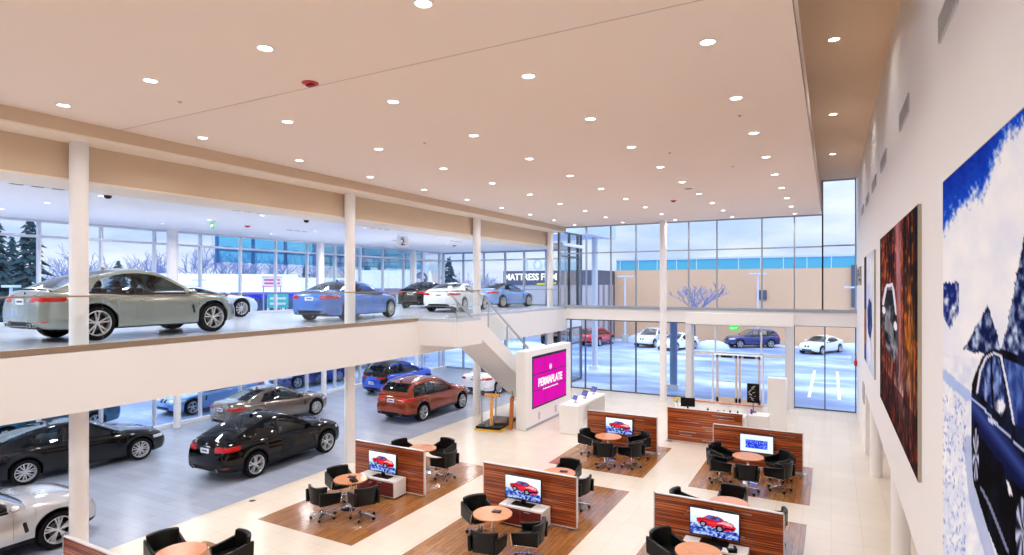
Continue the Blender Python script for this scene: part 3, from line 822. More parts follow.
    for xw in (wb/2, -wb/2):
        for sd in (1, -1):
            t = bpy.data.objects.new('wheel', tire); COL.objects.link(t); t.parent = root
            t.location = (xw, sd*(hw-.135), Rw); t.rotation_euler = (0, 0, 0 if sd > 0 else PI)
            r = bpy.data.objects.new('rim', rim); COL.objects.link(r); r.parent = t
    return root

P_green = paint('grey green metallic paint', rgb(150, 158, 152), .22, .6)
P_blue = paint('bright blue metallic paint', rgb(58, 118, 205), .2, .4)
P_white = paint('white car paint', rgb(236, 240, 245), .2, .05)
P_ice = paint('pale silver blue paint', rgb(190, 210, 235), .2, .3)
P_black = pbr('black car paint', rgb(3, 3, 4), .12, 0., coat=.8, spec=0.)
P_dgrey = pbr('dark grey metallic paint', rgb(16, 18, 20), .18, .2, coat=.8, spec=.1)
P_taupe = paint('bronze grey metallic paint', rgb(128, 118, 110), .22, .6)
P_orange = paint('copper brown metallic paint', rgb(150, 60, 24), .2, .4)
P_silver = paint('silver car paint', rgb(206, 204, 204), .2, .45)
P_navy = paint('navy blue paint', rgb(30, 42, 120), .18, .3)
P_sky = paint('light blue paint', rgb(120, 165, 225), .2, .3)
P_teal = paint('dark teal paint', rgb(20, 92, 118), .2, .3)
P_red = paint('red car paint', rgb(205, 30, 50), .2, .1)
P_vivid = paint('vivid blue paint', rgb(50, 90, 215), .2, .3)
D = R
# gallery
make_car('car', 'grey green fastback SUV behind the glass balustrade at the left of the gallery', (-15.75, 8.75, ZG), R(91.5), 'bigfastback', P_green, spokes=(5, 'double'))
make_car('car', 'low pale silver sports car with a black bonnet, half hidden behind the grey green SUV', (-21.5, 14.0, ZG), R(88), 'sport', P_ice, spokes=(10, 'single'))
make_car('car', 'bright blue saloon car on the gallery behind the second white column', (-16.05, 16.75, ZG), R(99), 'sedan', P_blue, spokes=(10, 'single'))
make_car('car', 'black car seen from behind on the gallery between the blue saloon and the white coupe', (-20.4, 27.6, ZG), R(101), 'sedan', P_black, spokes=(5, 'double'))
make_car('car', 'white coupe seen from behind on the gallery at the head of the stairs', (-16.35, 24.5, ZG), R(102), 'coupe', P_white, spokes=(10, 'single'))
make_car('car', 'light blue convertible with a black soft top at the far end of the gallery', (-16.9, 30.2, ZG), R(84), 'cabrio', P_sky, spokes=(10, 'single'))
# showroom below
make_car('car', 'dark grey long hatchback car under the gallery at the far left', (-20.5, 9.55, 0), R(82), 'gt', P_dgrey, spokes=(7, 'double'))
make_car('car', 'silver SUV at the lower left corner, half hidden by the first column', (-15.4, 4.95, 0), R(90), 'bigsuv', P_silver, spokes=(5, 'y'))
make_car('car', 'shiny black fastback SUV in the middle of the grey showroom floor', (-15.68, 12.9, 0), R(91.4), 'fastback', P_black, spokes=(5, 'double'))
make_car('car', 'bronze grey saloon car parked behind the black fastback SUV', (-20.5, 16.95, 0), R(86), 'sedan', P_taupe, spokes=(7, 'double'))
make_car('car', 'copper brown SUV with roof rails on the grey showroom floor', (-15.62, 20.95, 0), R(89), 'suv', P_orange, spokes=(5, 'y'))
make_car('car', 'blue and black small electric hatchback behind the copper brown SUV', (-20.35, 24.85, 0), R(85), 'hatch', P_vivid, spokes=(5, 'double'))
make_car('car', 'white coupe under the stairs beyond the copper brown SUV', (-15.75, 27.7, 0), R(84), 'coupe', P_white, spokes=(10, 'single'))
# outside
make_car('car', 'teal car parked outside the left windows, only its tail showing', (-26.0, 10.95, -.03), R(270), 'coupe', P_teal)
make_car('car', 'light blue car parked outside the left windows beside the bronze grey saloon', (-25.15, 17.2, -.03), R(270), 'sedan', P_sky)
make_car('car', 'dark blue car parked outside the left windows behind the light blue car', (-26.2, 24.0, -.03), R(265), 'sedan', P_navy)
make_car('car', 'vivid blue car parked outside the lower left windows near the second column', (-28.6, 29.5, -.03), R(265), 'suv', P_vivid)
make_car('car', 'red SUV in the snowy car park beyond the far windows', (-19.5, 53.0, -.03), R(84), 'suv', P_red, far=True)
make_car('car', 'black SUV left of the red SUV in the snowy car park', (-23.4, 52.0, -.03), R(100), 'bigsuv', P_black, far=True)
make_car('car', 'white SUV facing the showroom in the snowy car park', (-14.6, 54.0, -.03), R(262), 'suv', P_white, far=True)
make_car('car', 'white car half hidden by the tall column in the snowy car park', (-11.9, 52.4, -.03), R(250), 'sedan', P_white, far=True)
make_car('car', 'navy blue SUV seen through the glass above the entrance doors', (-6.4, 57.2, -.03), R(212), 'suv', P_navy, far=True)
make_car('car', 'white saloon car seen through the glass right of the entrance', (-.75, 55.4, -.03), R(243), 'sedan', P_white, far=True)
# ------------------------------------------------------------------ balustrades, stairs
def balustrade(pts, name_lab, z=ZG, h=1.05, n=None, seg=1.28, shoe=None):
    t = thing('glass_balustrade', name_lab, 'railing', (pts[0][0], pts[0][1], z))
    o = Vector((pts[0][0], pts[0][1], 0))
    for a, b in zip(pts[:-1], pts[1:]):
        a = Vector((*a, 0))-o; b = Vector((*b, 0))-o; L = (b-a).length; d = (b-a)/L; k = max(1, round(L/seg)); ang = math.atan2(d.y, d.x)
        for i in range(k):
            c = a+d*(L*(i+.5)/k)
            MB().obox((0, 0, 0), L/k-.014, .016, h-.02).build('glass_panel', M_rail, t, loc=(c.x, c.y, h/2), rz=ang)
        c = (a+b)/2
        MB().obox((0, 0, 0), L, .045, .03).build('top_rail', M_brown, t, loc=(c.x, c.y, h), rz=ang)
        MB().obox((0, 0, 0), L, .09, .11).build('base_shoe', shoe or M_brown, t, loc=(c.x, c.y, .05), rz=ang)
    return t
M_pale = pbr('pale edge metal', rgb(206, 214, 228), .35, .3)
balustrade([(XF-.06, YR), (XF-.06, 16.62)], 'long clear glass balustrade with a bronze rail along the gallery edge at the left')
balustrade([(XF-.06, 16.72), (-11.24, 16.72), (-11.24, 18.25)], 'clear glass balustrade around the landing at the head of the stairs', shoe=M_pale)
balustrade([(XF-.06, 18.35), (XF-.06, YB-.2)], 'clear glass balustrade along the gallery edge beyond the stairs', shoe=M_pale)
# staircase running away from the camera
ys, zs_, sl = 18.3, ZG, .622
nst = 25; run = ZG/sl/nst; rise = ZG/nst
st = thing('staircase', 'white staircase with a solid stringer descending from the gallery behind the video wall', 'stairs', (-11.9, 18.3, 0))
ye = ys+ZG/sl
def P(y, z): return (y-18.3, z)
for nm, x0, x1 in (('stringer', -11.23, -11.17), ('stringer', -12.62, -12.56)):
    MB().prism([P(ys, ZG-.02), P(ye-.1, .05), P(ye-.1, 0), P(ye-1.0, 0), P(ys, 3.62)], x0+11.9, x1+11.9, 'x').build(nm, M_wall, st)
MB().prism([P(ys, 3.85), P(ye-.5, .04), P(ye-.95, .03), P(ys, 3.64)], -12.56+11.9, -11.23+11.9, 'x').build('soffit', M_wall, st)
for i in range(nst):
    y0 = ys+i*run
    MB().box(-.655, .665, y0-18.3, y0+run-18.3+.02, ZG-(i+1)*rise-.06, ZG-(i+1)*rise).build('step', M_gfloor, st)
for xx, lab in ((-11.2, 'steel and glass handrail on the open right side of the white staircase'), (-12.59, 'steel and glass handrail on the gallery side of the white staircase')):
    r = thing('stair_railing', lab, 'railing', (xx, 18.3, ZG))
    q = [(0, 0.15, .95), (0, ye-18.3-.4, .95-ZG+.35)]
    MB().tube([(0, -.2, 1.0), (0, .3, .95-.18), (0, ye-18.6, .95-ZG+.25)], .024, 10).build('handrail', M_steel, r)
    MB().tube([(.06, .2, .74), (.06, ye-18.6, .62-ZG+.40)], .02, 10).build('lower_rail', M_steel, r)
    for k in range(5):
        y = .5+k*1.45; zz = -y*sl
        MB().obox((0, y, zz+.42), .03, .05, .9).build('baluster', M_steel, r)
        MB().prism([(y+.06, zz-.02), (y+1.38, zz-1.32*sl-.02), (y+1.38, zz-1.32*sl+.72), (y+.06, zz+.72)], -.008, .008, 'x').build('glass_panel', M_rail, r)
# ------------------------------------------------------------------ video wall
vw = thing('video_wall', 'white freestanding wall holding a large magenta nine panel screen', 'video wall', (-10.5, 22.28, 0))
MB().box(-.22, .22, -2.23, 2.23, .0, 3.04).build('wall_body', M_white, vw, bevel=.03)
MB().box(.21, .235, -1.68, 1.66, .73, 2.79).build('screen_frame', M_black, vw, bevel=.004)
M_mag = emis('magenta screen', rgb(214, 22, 168), .85)
for i in range(3):
    for j in range(3):
        y0 = -1.63+i*1.085; z0 = .785+j*.64
        MB().box(.236, .242, y0+.02, y0+1.065, z0+.018, z0+.622).build('screen_panel', M_mag, vw)
M_wtxt = emis('white screen lettering', (1, .95, 1), 1.)
text('lettering', 'PERMAPLATE', .44, M_wtxt, vw, (.246, 0, 1.68), (PI/2, 0, PI/2), .002, bold=.012, squeeze=.92)
text('lettering', 'the appearance protection specialists', .10, M_wtxt, vw, (.246, 0, 1.40), (PI/2, 0, PI/2), .002, squeeze=1.)
for k in range(3): MB().cyl((.243, .0+(k-1)*.0, 2.22), (.248, 0, 2.22), .13-.04*k if k == 0 else .05, n=6).build('logo', M_wtxt, vw) if k < 1 else None
lg = MB()
for a in range(6):
    t0 = PI/3*a; lg.obox((.252, .075*math.cos(t0), 2.22+.09*math.sin(t0)), .004, .05, .05)
lg.build('logo_mark', M_mag, vw)
for y in (-1.05, .55): MB().box(.22, .235, y-.07, y+.07, .22, .52).build('wall_plate', pbr('plate grey', rgb(200, 200, 198), .5), vw, bevel=.006)
MB().box(.215, .235, -2.2, 2.2, 0, .09).build('plinth', M_alu, vw)
# ------------------------------------------------------------------ white desk with tablets
dk = thing('display_desk', 'long white open ended display desk beside the magenta video wall', 'desk', (-8.67, 22.1, 0))
MB().box(-.38, .38, -1.68, 1.4, .99, 1.07).build('desk_top', M_white, dk, bevel=.008)
for y in (-1.68, 1.32):
    MB().box(-.38, .38, y, y+.08 if y > 0 else y+.55, 0, .99).build('desk_end', M_white, dk, bevel=.006)
MB().box(-.38, -.32, -1.2, 1.32, .0, .99).build('back_panel', M_white, dk)
MB().box(-.30, .34, -1.12, 1.32, .0, .08).build('base_shelf', M_white, dk)
for i, (y, nm) in enumerate(((21.1, 'nearest to the viewer'), (22.1, 'in the middle'), (23.1, 'farthest from the viewer'))):
    t = thing('tablet', 'small tablet on a tilted stand on the white display desk, %s' % nm, 'tablet', (-8.66, y, 1.07), R(-28))
    MB().lathe([(0, 0), (.09, 0), (.09, .012), (0, .012)], 20).build('stand_base', M_steel, t)
    MB().obox((0, .02, .09), .03, .02, .18, rx=R(-20)).build('stand_arm', M_steel, t)
    MB().obox((0, -.01, .20), .30, .016, .22, rx=R(-28)).build('tablet_body', [M_white, M_black, M_black][i], t, bevel=.006)
    MB().obox((0, -.021, .196), .26, .004, .18, rx=R(-28)).build('tablet_screen', emis('tablet glow', rgb(120, 130, 220), .7), t)

# ------------------------------------------------------------------ tub chair
def make_chair():
    t = thing('tub_chair', 'x', 'chair')
    MB().box(-.25, .25, -.24, .27, .36, .48).build('seat', M_leather, t, bevel=.035, seg=3)
    b = MB()
    for k in range(6):     # slightly wrapped back made of one curved slab
        pass
    n = 8; V = []; F = []
    for j in range(5):
        z = .40+.42*j/4; lean = -.05*j/4
        for i in range(n+1):
            x = -.29+.58*i/n; yb = -.30+.10*(abs(x)/.29)**2.2+lean
            V.append((x, yb, z)); 
    for j in range(5):
        z = .40+.42*j/4-(.0 if j < 4 else .01); lean = -.05*j/4
        for i in range(n+1):
            x = (-.29+.58*i/n)*.97; yb = -.22+.10*(abs(x)/.29)**2.2+lean
            V.append((x, yb, z))
    q = 5*(n+1)
    for j in range(4):
        for i in range(n):
            a = j*(n+1)+i; F.append((a, a+n+1, a+n+2, a+1)); F.append((q+a, q+a+1, q+a+n+2, q+a+n+1))
    for i in range(n): a = i; F.append((a, a+1, q+a+1, q+a)); a = 4*(n+1)+i; F.append((a, q+a, q+a+1, a+1))
    for j in range(4):
        a = j*(n+1); F.append((a, q+a, q+a+n+1, a+n+1)); a += n; F.append((a, a+n+1, q+a+n+1, q+a))
    MB().add(V, F).build('backrest', M_leather, t, bevel=.02, fix=True)
    for s in (-1, 1):
        a = MB().prism([(-.30, .40), (.24, .37), (.28, .61), (.05, .645), (-.14, .69), (-.31, .72)], s*.25, s*.315, 'x').build('armrest', M_leather, t, bevel=.018)
        MB().tube([(s*.318, -.28, .405), (s*.318, .245, .375), (s*.318, .285, .605)], .008, 6).build('arm_trim', M_chrome, a)
    MB().cyl((0, 0, .10), (0, 0, .36), .028, n=14).cyl((0, 0, .30), (0, 0, .37), .07, .16, 14).build('gas_column', M_chrome, t)
    bs = MB().cyl((0, 0, .07), (0, 0, .14), .05, .04, 14)
    for k in range(5):
        a = 2*PI*k/5+.3; c, s = math.cos(a), math.sin(a)
        v = []
        for (r, w, z0, z1) in ((.03, .028, .085, .13), (.31, .016, .068, .092)):
            for (dw, z) in ((-w, z0), (w, z0), (w, z1), (-w, z1)): v.append((r*c-dw*s, r*s+dw*c, z))
        bs.add(v, [(0, 1, 5, 4), (1, 2, 6, 5), (2, 3, 7, 6), (3, 0, 4, 7), (4, 5, 6, 7), (0, 3, 2, 1)])
    b = bs.build('star_base', M_chrome, t, bevel=.004, seg=1)
    for k in range(5):
        a = 2*PI*k/5+.3; c, s = math.cos(a), math.sin(a)
        MB().cyl((.30*c-.024*s, .30*s+.024*c, .032), (.30*c+.024*s, .30*s-.024*c, .032), .032, n=14).build('caster', M_black, b)
    return t
chair0 = make_chair(); used = [False]
TREE = {}
def tree_of(o):
    ks = kids(o); TREE[o.name] = ks
    for k in ks: tree_of(k)
tree_of(chair0)
def place_chair(x, y, face, label, group='black tub chairs around the round tables'):
    """face: heading of the sitter in degrees"""
    rz = R(face-90)
    if not used[0]: used[0] = True; c = chair0; c.location = (x, y, 0); c.rotation_euler = (0, 0, rz); c['label'] = label; c['group'] = group; return c
    assert len(label.split()) <= 16, label
    c = copy_tree(chair0, TREE); c.location = (x, y, 0); c.rotation_euler = (0, 0, rz); c['label'] = label; c['group'] = group; return c
def round_table(x, y, label, r=.42, mat=None):
    t = thing('round_table', label, 'table', (x, y, 0), 0, 'round meeting tables')
    MB().lathe([(0, .705), (r-.03, .705), (r, .715), (r, .735), (r-.006, .74), (0, .74)], 40).build('table_top', mat or M_top, t)
    MB().cyl((0, 0, .02), (0, 0, .705), .038, n=18).cyl((0, 0, .66), (0, 0, .705), .06, .14, 18).build('table_column', M_chrome, t)
    MB().lathe([(0, .004), (.27, .004), (.27, .014), (.06, .035), (0, .035)], 32).build('table_base', M_chrome, t)
    return t
def partition(x0, x1, y, label, inlay=True, feet=True, h=1.22):
    t = thing('partition_screen', label, 'partition', ((x0+x1)/2, y, 0), 0, 'striped wood partition screens'); L = (x1-x0)/2
    MB().box(-L+.02, L-.02, -.03, .03, .05, h-.016).build('veneer_panel', M_zebra, t)
    f = MB()
    f.box(-L, -L+.022, -.036, .036, .03, h).box(L-.022, L, -.036, .036, .03, h).box(-L, L, -.036, .036, h-.018, h).box(-L, L, -.036, .036, .03, .055)
    f.build('edge_frame', pbr('pale edging', rgb(222, 220, 222), .35, .2), t)
    if inlay:
        rnd = random.Random(int(x0*100+y*10)); m = MB()
        for k in range(9):
            ln = rnd.uniform(.3, .75); xx = rnd.uniform(-L+.1, L-.1-ln); z = .15+k*.115+rnd.uniform(-.02, .02)
            MB().box(xx, xx+ln, -.034, .034, z, z+.018).build('metal_inlay', M_steel, t)
    if feet:
        for s in (-1, 1): MB().lathe([(0, 0), (.15, 0), (.15, .012), (.03, .02), (.03, .06), (0, .06)], 24, c=(s*(L-.06), 0, 0)).build('foot_plate', M_steel, t)
    return t
def tv_pic(kind):
    def fn(u, v):
        if kind == 'list':
            c = (.86, .91, .98)
            if .16 < u < .84 and .22 < v < .72:
                c = (.12, .22, .80) if fbm(u*30, v*14) > .42 else (.45, .55, .95)
            return c
        n = fbm(u*9+3, v*7); c = mixc((.60, .76, .94), (.96, .98, 1.), (v-.30)*1.4+n*.6)
        w = fbm(u*14, v*10)
        line = .44-.16*u+.10*(w-.5)
        if v < line: c = mixc((.05, .10, .52), (.70, .82, .98), (fbm(u*24, v*20)-.36)*3)
        uu = u+(w-.5)*.03; vv = v+(n-.5)*.05
        body = [(.13, .50), (.14, .62), (.28, .68), (.38, .80), (.58, .82), (.70, .70), (.89, .60), (.94, .48), (.91, .34), (.78, .27), (.62, .33), (.44, .37), (.28, .42), (.17, .43)]
        if inpoly(uu, vv, body):
            c = mixc((.52, .02, .08), (.96, .22, .27), fbm(u*10, v*14)*1.5-.25)
            if inpoly(uu, vv, [(.30, .67), (.40, .78), (.57, .79), (.66, .68), (.48, .63)]): c = mixc((.04, .06, .28), (.50, .62, .92), w-.1)
            if inpoly(uu, vv, [(.56, .56), (.86, .50), (.88, .57), (.70, .65)]): c = mixc(c, (.99, .90, .93), .45+.5*w)
            if inpoly(uu, vv, [(.68, .34), (.90, .37), (.92, .44), (.72, .45)]): c = (.06, .06, .22)
        for (a, b, r) in ((.27, .43, .075), (.61, .335, .085)):
            d = math.hypot(u-a, (v-b)*.62)
            if d < r: c = (.04, .04, .12) if d > r*.55 else (.55, .58, .68)
        return c
    return fn
M_tvscreen = vcol_mat('television picture', .95)
def television(x, y, z, label, kind='car', stand=True, w=.96, h=.55):
    t = thing('television', label, 'television', (x, y, z), 0, 'televisions in front of the partitions')
    zb = .11 if stand else 0
    MB().box(-w/2, w/2, -.02, .03, zb, zb+h).build('television_case', M_black, t, bevel=.006)
    canvas('screen', (-w/2+.018, -.0215, zb+.02), (w-.036, 0, 0), (0, 0, h-.038), 64, 40, tv_pic(kind), M_tvscreen, t)
    if stand:
        MB().box(-.05, .05, -.0, .04, .01, zb+.05).build('stand_neck', M_black, t)
        MB().box(-.27, .27, -.13, .12, 0, .014).build('stand_foot', M_black, t, bevel=.004)
    else: MB().box(-.16, .16, .03, .07, .1, h-.1).build('wall_bracket', M_black, t)
    return t
def console(x0, x1, y0, y1, label):
    t = thing('console_cabinet', label, 'cabinet', ((x0+x1)/2, (y0+y1)/2, 0), 0, 'white console cabinets'); a = (x1-x0)/2; b = (y1-y0)/2
    MB().box(-a, a, -b, b, .04, .47).build('cabinet_body', M_white, t, bevel=.006)
    MB().box(-a+.02, a-.02, -b+.03, b-.02, 0, .04).build('plinth', M_black, t)
    k = 2
    for i in range(k):
        xx = -a+.03+i*(2*a-.06)/k
        d = MB().box(xx+.005, xx+(2*a-.06)/k-.005, -b-.018, -b, .07, .43).build('cabinet_door', M_cherry, t, bevel=.003)
        MB().box(xx+.1, xx+.25, -b-.03, -b-.018, .39, .405).build('door_handle', M_steel, d)
    return t
def small(kind, x, y, z, rz, label, group=None):
    if kind == 'tablet':
        t = thing('tablet_holder', label, 'tablet', (x, y, z), rz, group)
        MB().box(-.10, .10, -.07, .07, 0, .018).build('tablet_body', M_black, t, bevel=.005)
        MB().box(-.085, .085, -.055, .055, .018, .0195).build('tablet_screen', pbr('dark screen', rgb(40, 44, 52), .08), t)
    elif kind == 'phone':
        t = thing('desk_phone', label, 'telephone', (x, y, z), rz, group)
        MB().prism([(-.09, 0), (.09, 0), (.09, .06), (-.09, .02)], -.08, .08, 'x').build('phone_base', M_black, t, bevel=.006)
        MB().box(-.09, -.04, -.08, .08, .045, .08).build('handset', M_black, t, bevel=.012)
    elif kind == 'keyboard':
        t = thing('keyboard', label, 'keyboard', (x, y, z), rz, group)
        MB().prism([(-.07, 0), (.07, 0), (.07, .022), (-.07, .012)], -.22, .22, 'x').build('keyboard_case', M_black, t, bevel=.003)
        m = MB()
        for j in range(5):
            for i in range(14): m.box(-.205+i*.0295, -.205+i*.0295+.024, -.058+j*.024, -.058+j*.024+.019, .016+j*.0018, .021+j*.0018)
        m.build('keys', pbr('key grey', rgb(50, 50, 54), .5), t)
    elif kind == 'paper':
        t = tag(MB().box(-.15, .15, -.105, .105, 0, .003).build('brochure', pbr('brochure paper', rgb(205, 205, 210), .4), loc=(x, y, z), rz=rz), label, 'brochure', group)
    elif kind == 'cup':
        t = thing('cup', label, 'cup', (x, y, z), rz, group)
        MB().lathe([(0, 0), (.03, 0), (.042, .11), (.038, .11), (.028, .008), (0, .008)], 20).build('cup_body', M_white, t)
        MB().lathe([(.044, .108), (.044, .118), (0, .122)], 20).build('cup_lid', M_black, t)
    return t
# ---- front left table (partition A) --------------------------------------------------
partition(-11.85, -9.42, 12.55, 'striped wood partition screen standing on the front left wooden inset near the black fastback SUV', False, False)
television(-10.56, 12.2, .47, 'television with a red car picture on the white console left of centre')
console(-11.3, -9.98, 11.98, 12.46, 'white console with dark red doors behind the table nearest the black fastback SUV')
TA = 'table in front of the front left partition'
round_table(-10.6, 11.05, 'round orange wood table in front of the front left partition')
small('tablet', -10.66, 11.15, .74, R(20), 'black tablet lying on the round table in front of the front left partition')
small('phone', -10.38, 10.93, .74, R(70), 'small black holder on the round table in front of the front left partition')
place_chair(-11.25, 11.35, -25, 'black tub chair left behind the front left table near the black fastback SUV')
place_chair(-10.72, 10.28, 80, 'black tub chair with its back to the viewer at the front left table')
place_chair(-9.88, 10.72, 150, 'black tub chair on the right side of the front left table')
# table behind partition A
round_table(-10.72, 14.15, 'round orange wood table behind the front left partition')
place_chair(-11.55, 14.3, -15, 'black tub chair left of the table behind the front left partition')
place_chair(-10.55, 14.95, 262, 'black tub chair beyond the table behind the front left partition')
place_chair(-9.85, 14.05, 172, 'black tub chair seen from its side right of the table behind the front left partition')
# ---- front middle (partition B)
partition(-7.58, -5.08, 12.5, 'striped wood partition screen on the front middle wooden inset', False, False)
television(-6.32, 12.2, .47, 'television with a red car picture on the console of the front middle partition')
console(-6.85, -5.72, 11.98, 12.42, 'white console beside the front middle round table')
round_table(-6.34, 10.82, 'round orange wood table in front of the front middle partition')
small('tablet', -6.30, 10.92, .74, R(15), 'black tablet lying on the front middle round table')
small('paper', -6.55, 12.12, .47, R(8), 'pale brochure on the console of the front middle partition')
place_chair(-6.93, 11.22, -32, 'black tub chair at the left back of the front middle table')
place_chair(-5.98, 10.02, 100, 'black tub chair with its square back to the viewer at the front middle table')
place_chair(-5.42, 10.72, 186, 'black tub chair with an open grey seat right of the front middle table')
round_table(-6.2, 14.0, 'round orange wood table hidden mostly behind the front middle partition')
small('tablet', -6.12, 14.1, .74, R(15), 'black tablet on the table behind the front middle partition')
place_chair(-6.3, 14.78, 275, 'black tub chair beyond the table behind the front middle partition')
place_chair(-5.62, 13.8, 168, 'black tub chair showing past the right end of the front middle partition')
# ---- back middle (partition C)
partition(-7.53, -5.05, 19.42, 'striped wood partition screen with metal inlays beside the white display desk')
television(-6.33, 19.3, .53, 'television with a red car picture on the partition beside the white display desk', stand=False)
round_table(-6.3, 18.1, 'round pinkish wood table in front of the partition beside the white display desk')
place_chair(-6.98, 18.3, -12, 'black tub chair left of the table beside the white display desk')
place_chair(-6.12, 17.28, 100, 'black tub chair with its back to the viewer beside the white display desk')
place_chair(-5.42, 17.68, 150, 'black tub chair right of the table beside the white display desk')
place_chair(-5.48, 18.72, 215, 'black tub chair tucked close to the partition beside the white display desk')
# ---- right (partition D)
partition(-3.28, -.72, 19.38, 'striped wood partition screen with metal inlays holding the blue and white screen')
television(-1.99, 19.26, .50, 'television showing a blue panel on a white page at the right', 'list', stand=False)
round_table(-2.07, 17.88, 'round pinkish wood table under the blue and white television')
place_chair(-2.9, 18.5, -25, 'black tub chair left of the table under the blue and white television')
place_chair(-2.0, 17.02, 95, 'black tub chair with its back to the viewer under the blue and white television')
place_chair(-1.25, 17.6, 155, 'black tub chair at the front right of the table under the blue and white television')
place_chair(-1.3, 18.5, 220, 'black tub chair beside the partition right of the table under the blue and white television')
place_chair(-2.78, 17.5, 20, 'black tub chair at the front left of the table under the blue and white television')
# ---- front right (partition E)
partition(-3.3, -.78, 12.4, 'striped wood partition screen with metal inlays at the front right', True, False)
television(-2.04, 12.2, .47, 'television with a red car picture at the front right')
console(-2.62, -1.4, 11.88, 12.32, 'white console at the front right with a keyboard on it')
round_table(-2.12, 11.05, 'round pinkish wood table at the bottom edge in front of the front right partition')
small('keyboard', -2.08, 11.96, .47, 0, 'black keyboard in front of the front right television')
small('phone', -1.68, 11.98, .47, R(200), 'black desk phone on the front right console')
place_chair(-2.75, 11.42, -28, 'black tub chair left of the table in front of the front right partition')
place_chair(-1.25, 11.2, 170, 'black tub chair at the bottom right before the front right partition')
round_table(-2.0, 13.85, 'round grey topped table behind the front right partition', mat=M_top)
place_chair(-2.05, 14.66, 270, 'black tub chair beyond the table behind the front right partition')
place_chair(-2.98, 13.9, -5, 'black tub chair barely showing over the left of the front right partition')
place_chair(-1.15, 13.75, 175, 'black tub chair barely showing over the right of the front right partition')
# ---- lower left corner (partition F)
partition(-11.8, -9.4, 5.32, 'orange lit striped partition screen at the bottom left corner', False, False)
round_table(-10.42, 6.55, 'round orange wood table at the bottom edge left of centre')
place_chair(-11.2, 6.75, -15, 'black tub chair at the bottom edge left of the orange table')
place_chair(-10.05, 7.3, 255, 'black tub chair beyond the orange table at the bottom edge')

t = thing('floor_outlet', 'small round metal floor outlet in the beige floor beside the black fastback SUV', 'floor outlet', (-13.2, 10.2, 0))
MB().lathe([(0, .006), (.075, .006), (.085, 0)], 24).build('outlet_cover', pbr('outlet bronze', rgb(120, 108, 92), .4, .6), t); MB().box(-.03, .03, -.012, .012, .006, .009).build('outlet_flap', M_black, t)
# ------------------------------------------------------------------ reception
partition(-5.18, -2.62, 21.28, 'striped wood reception front with metal inlays before the entrance')
rc = thing('reception_desk', 'reception counter with a pale worktop and rear ledge before the entrance', 'desk', (-3.7, 22.4, 0))
MB().box(-1.46, 1.1, -1.0, -.25, 1.0, 1.06).build('worktop', M_white, rc, bevel=.006)
MB().box(-1.46, -1.40, -1.0, 1.1, 0, 1.0).build('side_panel', M_white, rc); MB().box(1.04, 1.1, -1.0, -.3, 0, 1.0).build('side_panel', M_white, rc)
MB().box(-1.3, 1.5, .95, 1.05, 0, 1.12).build('rear_ledge', M_white, rc)
MB().box(-1.3, 1.5, .90, 1.10, 1.12, 1.15).build('ledge_cap', M_top, rc)
MB().box(-1.3, .9, .45, .95, .74, .78).build('rear_shelf', M_white, rc)
MB().box(1.1, 1.75, .1, .8, 0, .95).build('pedestal', M_white, rc, bevel=.006)
t = thing('monitor', 'black monitor on the reception counter seen beside the tall column', 'monitor', (-4.6, 21.95, 1.06), R(190))
MB().box(-.25, .25, -.015, .02, .10, .42).build('monitor_case', M_black, t, bevel=.006)
MB().box(-.235, .235, -.018, -.014, .115, .405).build('monitor_screen', pbr('dark screen', rgb(40, 44, 52), .08), t)
MB().box(-.03, .03, .0, .04, .01, .15).box(-.12, .12, -.08, .1, 0, .012).build('monitor_stand', M_black, t)
small('keyboard', -4.75, 21.55, 1.06, R(5), 'black keyboard on the left end of the reception counter')
small('phone', -4.05, 21.65, 1.06, R(180), 'black desk phone in the middle of the reception counter')
small('paper', -4.95, 21.75, 1.06, R(20), 'white sheet of paper on the left end of the reception counter')
rnd = random.Random(3)
items = [('bottle', -3.85, rgb(24, 60, 30)), ('bottle', -3.72, rgb(240, 236, 220)), ('bottle', -3.1, rgb(30, 34, 110)), ('bottle', -2.85, rgb(40, 40, 48))]
labs = ['short green bottle on the reception counter', 'cream bottle on the reception counter', 'navy bottle near the right end of the reception counter', 'black bottle at the right end of the reception counter']
for (n_, x, c), lb in zip(items, labs):
    t = thing('bottle', lb, 'bottle', (x, 21.7, 1.06))
    MB().lathe([(0, 0), (.035, 0), (.035, .12), (.014, .16), (.014, .19), (0, .19)], 18).build('bottle_body', pbr(lb, c, .3), t)
    MB().lathe([(.017, .185), (.017, .215), (0, .215)], 14).build('bottle_cap', M_white, t)
small('cup', -3.5, 21.7, 1.06, 0, 'white paper cup with black lid on the reception counter')
small('cup', -3.32, 21.78, 1.06, 0, 'second white cup beside the navy bottle on the reception counter')
t = thing('flower_vase', 'white vase of yellow flowers at the left end of the reception counter', 'vase', (-5.02, 22.05, 1.06))
MB().lathe([(0, 0), (.05, 0), (.07, .10), (.05, .2), (.042, .2), (.06, .1), (.04, .01), (0, .01)], 20).build('vase', M_white, t)
rf = random.Random(5); mst = MB()
for k in range(9):
    a = rf.uniform(0, 2*PI); r_ = rf.uniform(.02, .11); p = (r_*math.cos(a), r_*math.sin(a), .28+rf.uniform(0, .09))
    mst.tube([(0, 0, .15), p], .004, 5)
    MB().ball(p, .04, .04, .03, 8).build('blossom', pbr('yellow petal', rgb(235, 205, 40), .6), t)
mst.build('stems', pbr('leaf green', rgb(60, 110, 50), .6), t)
t = thing('poster_stand', 'black sign with white scribbles on a stand behind the reception counter', 'sign', (-2.5, 23.1, .95))
MB().cyl((0, 0, 0), (0, 0, .38), .014, n=10).build('stand_pole', M_black, t)
MB().lathe([(0, 0), (.11, 0), (.11, .012), (0, .02)], 20).build('stand_foot', M_black, t)
MB().box(-.21, .21, -.012, .012, .34, 1.04).build('sign_board', M_black, t, bevel=.004)
m = MB(); rs = random.Random(11)
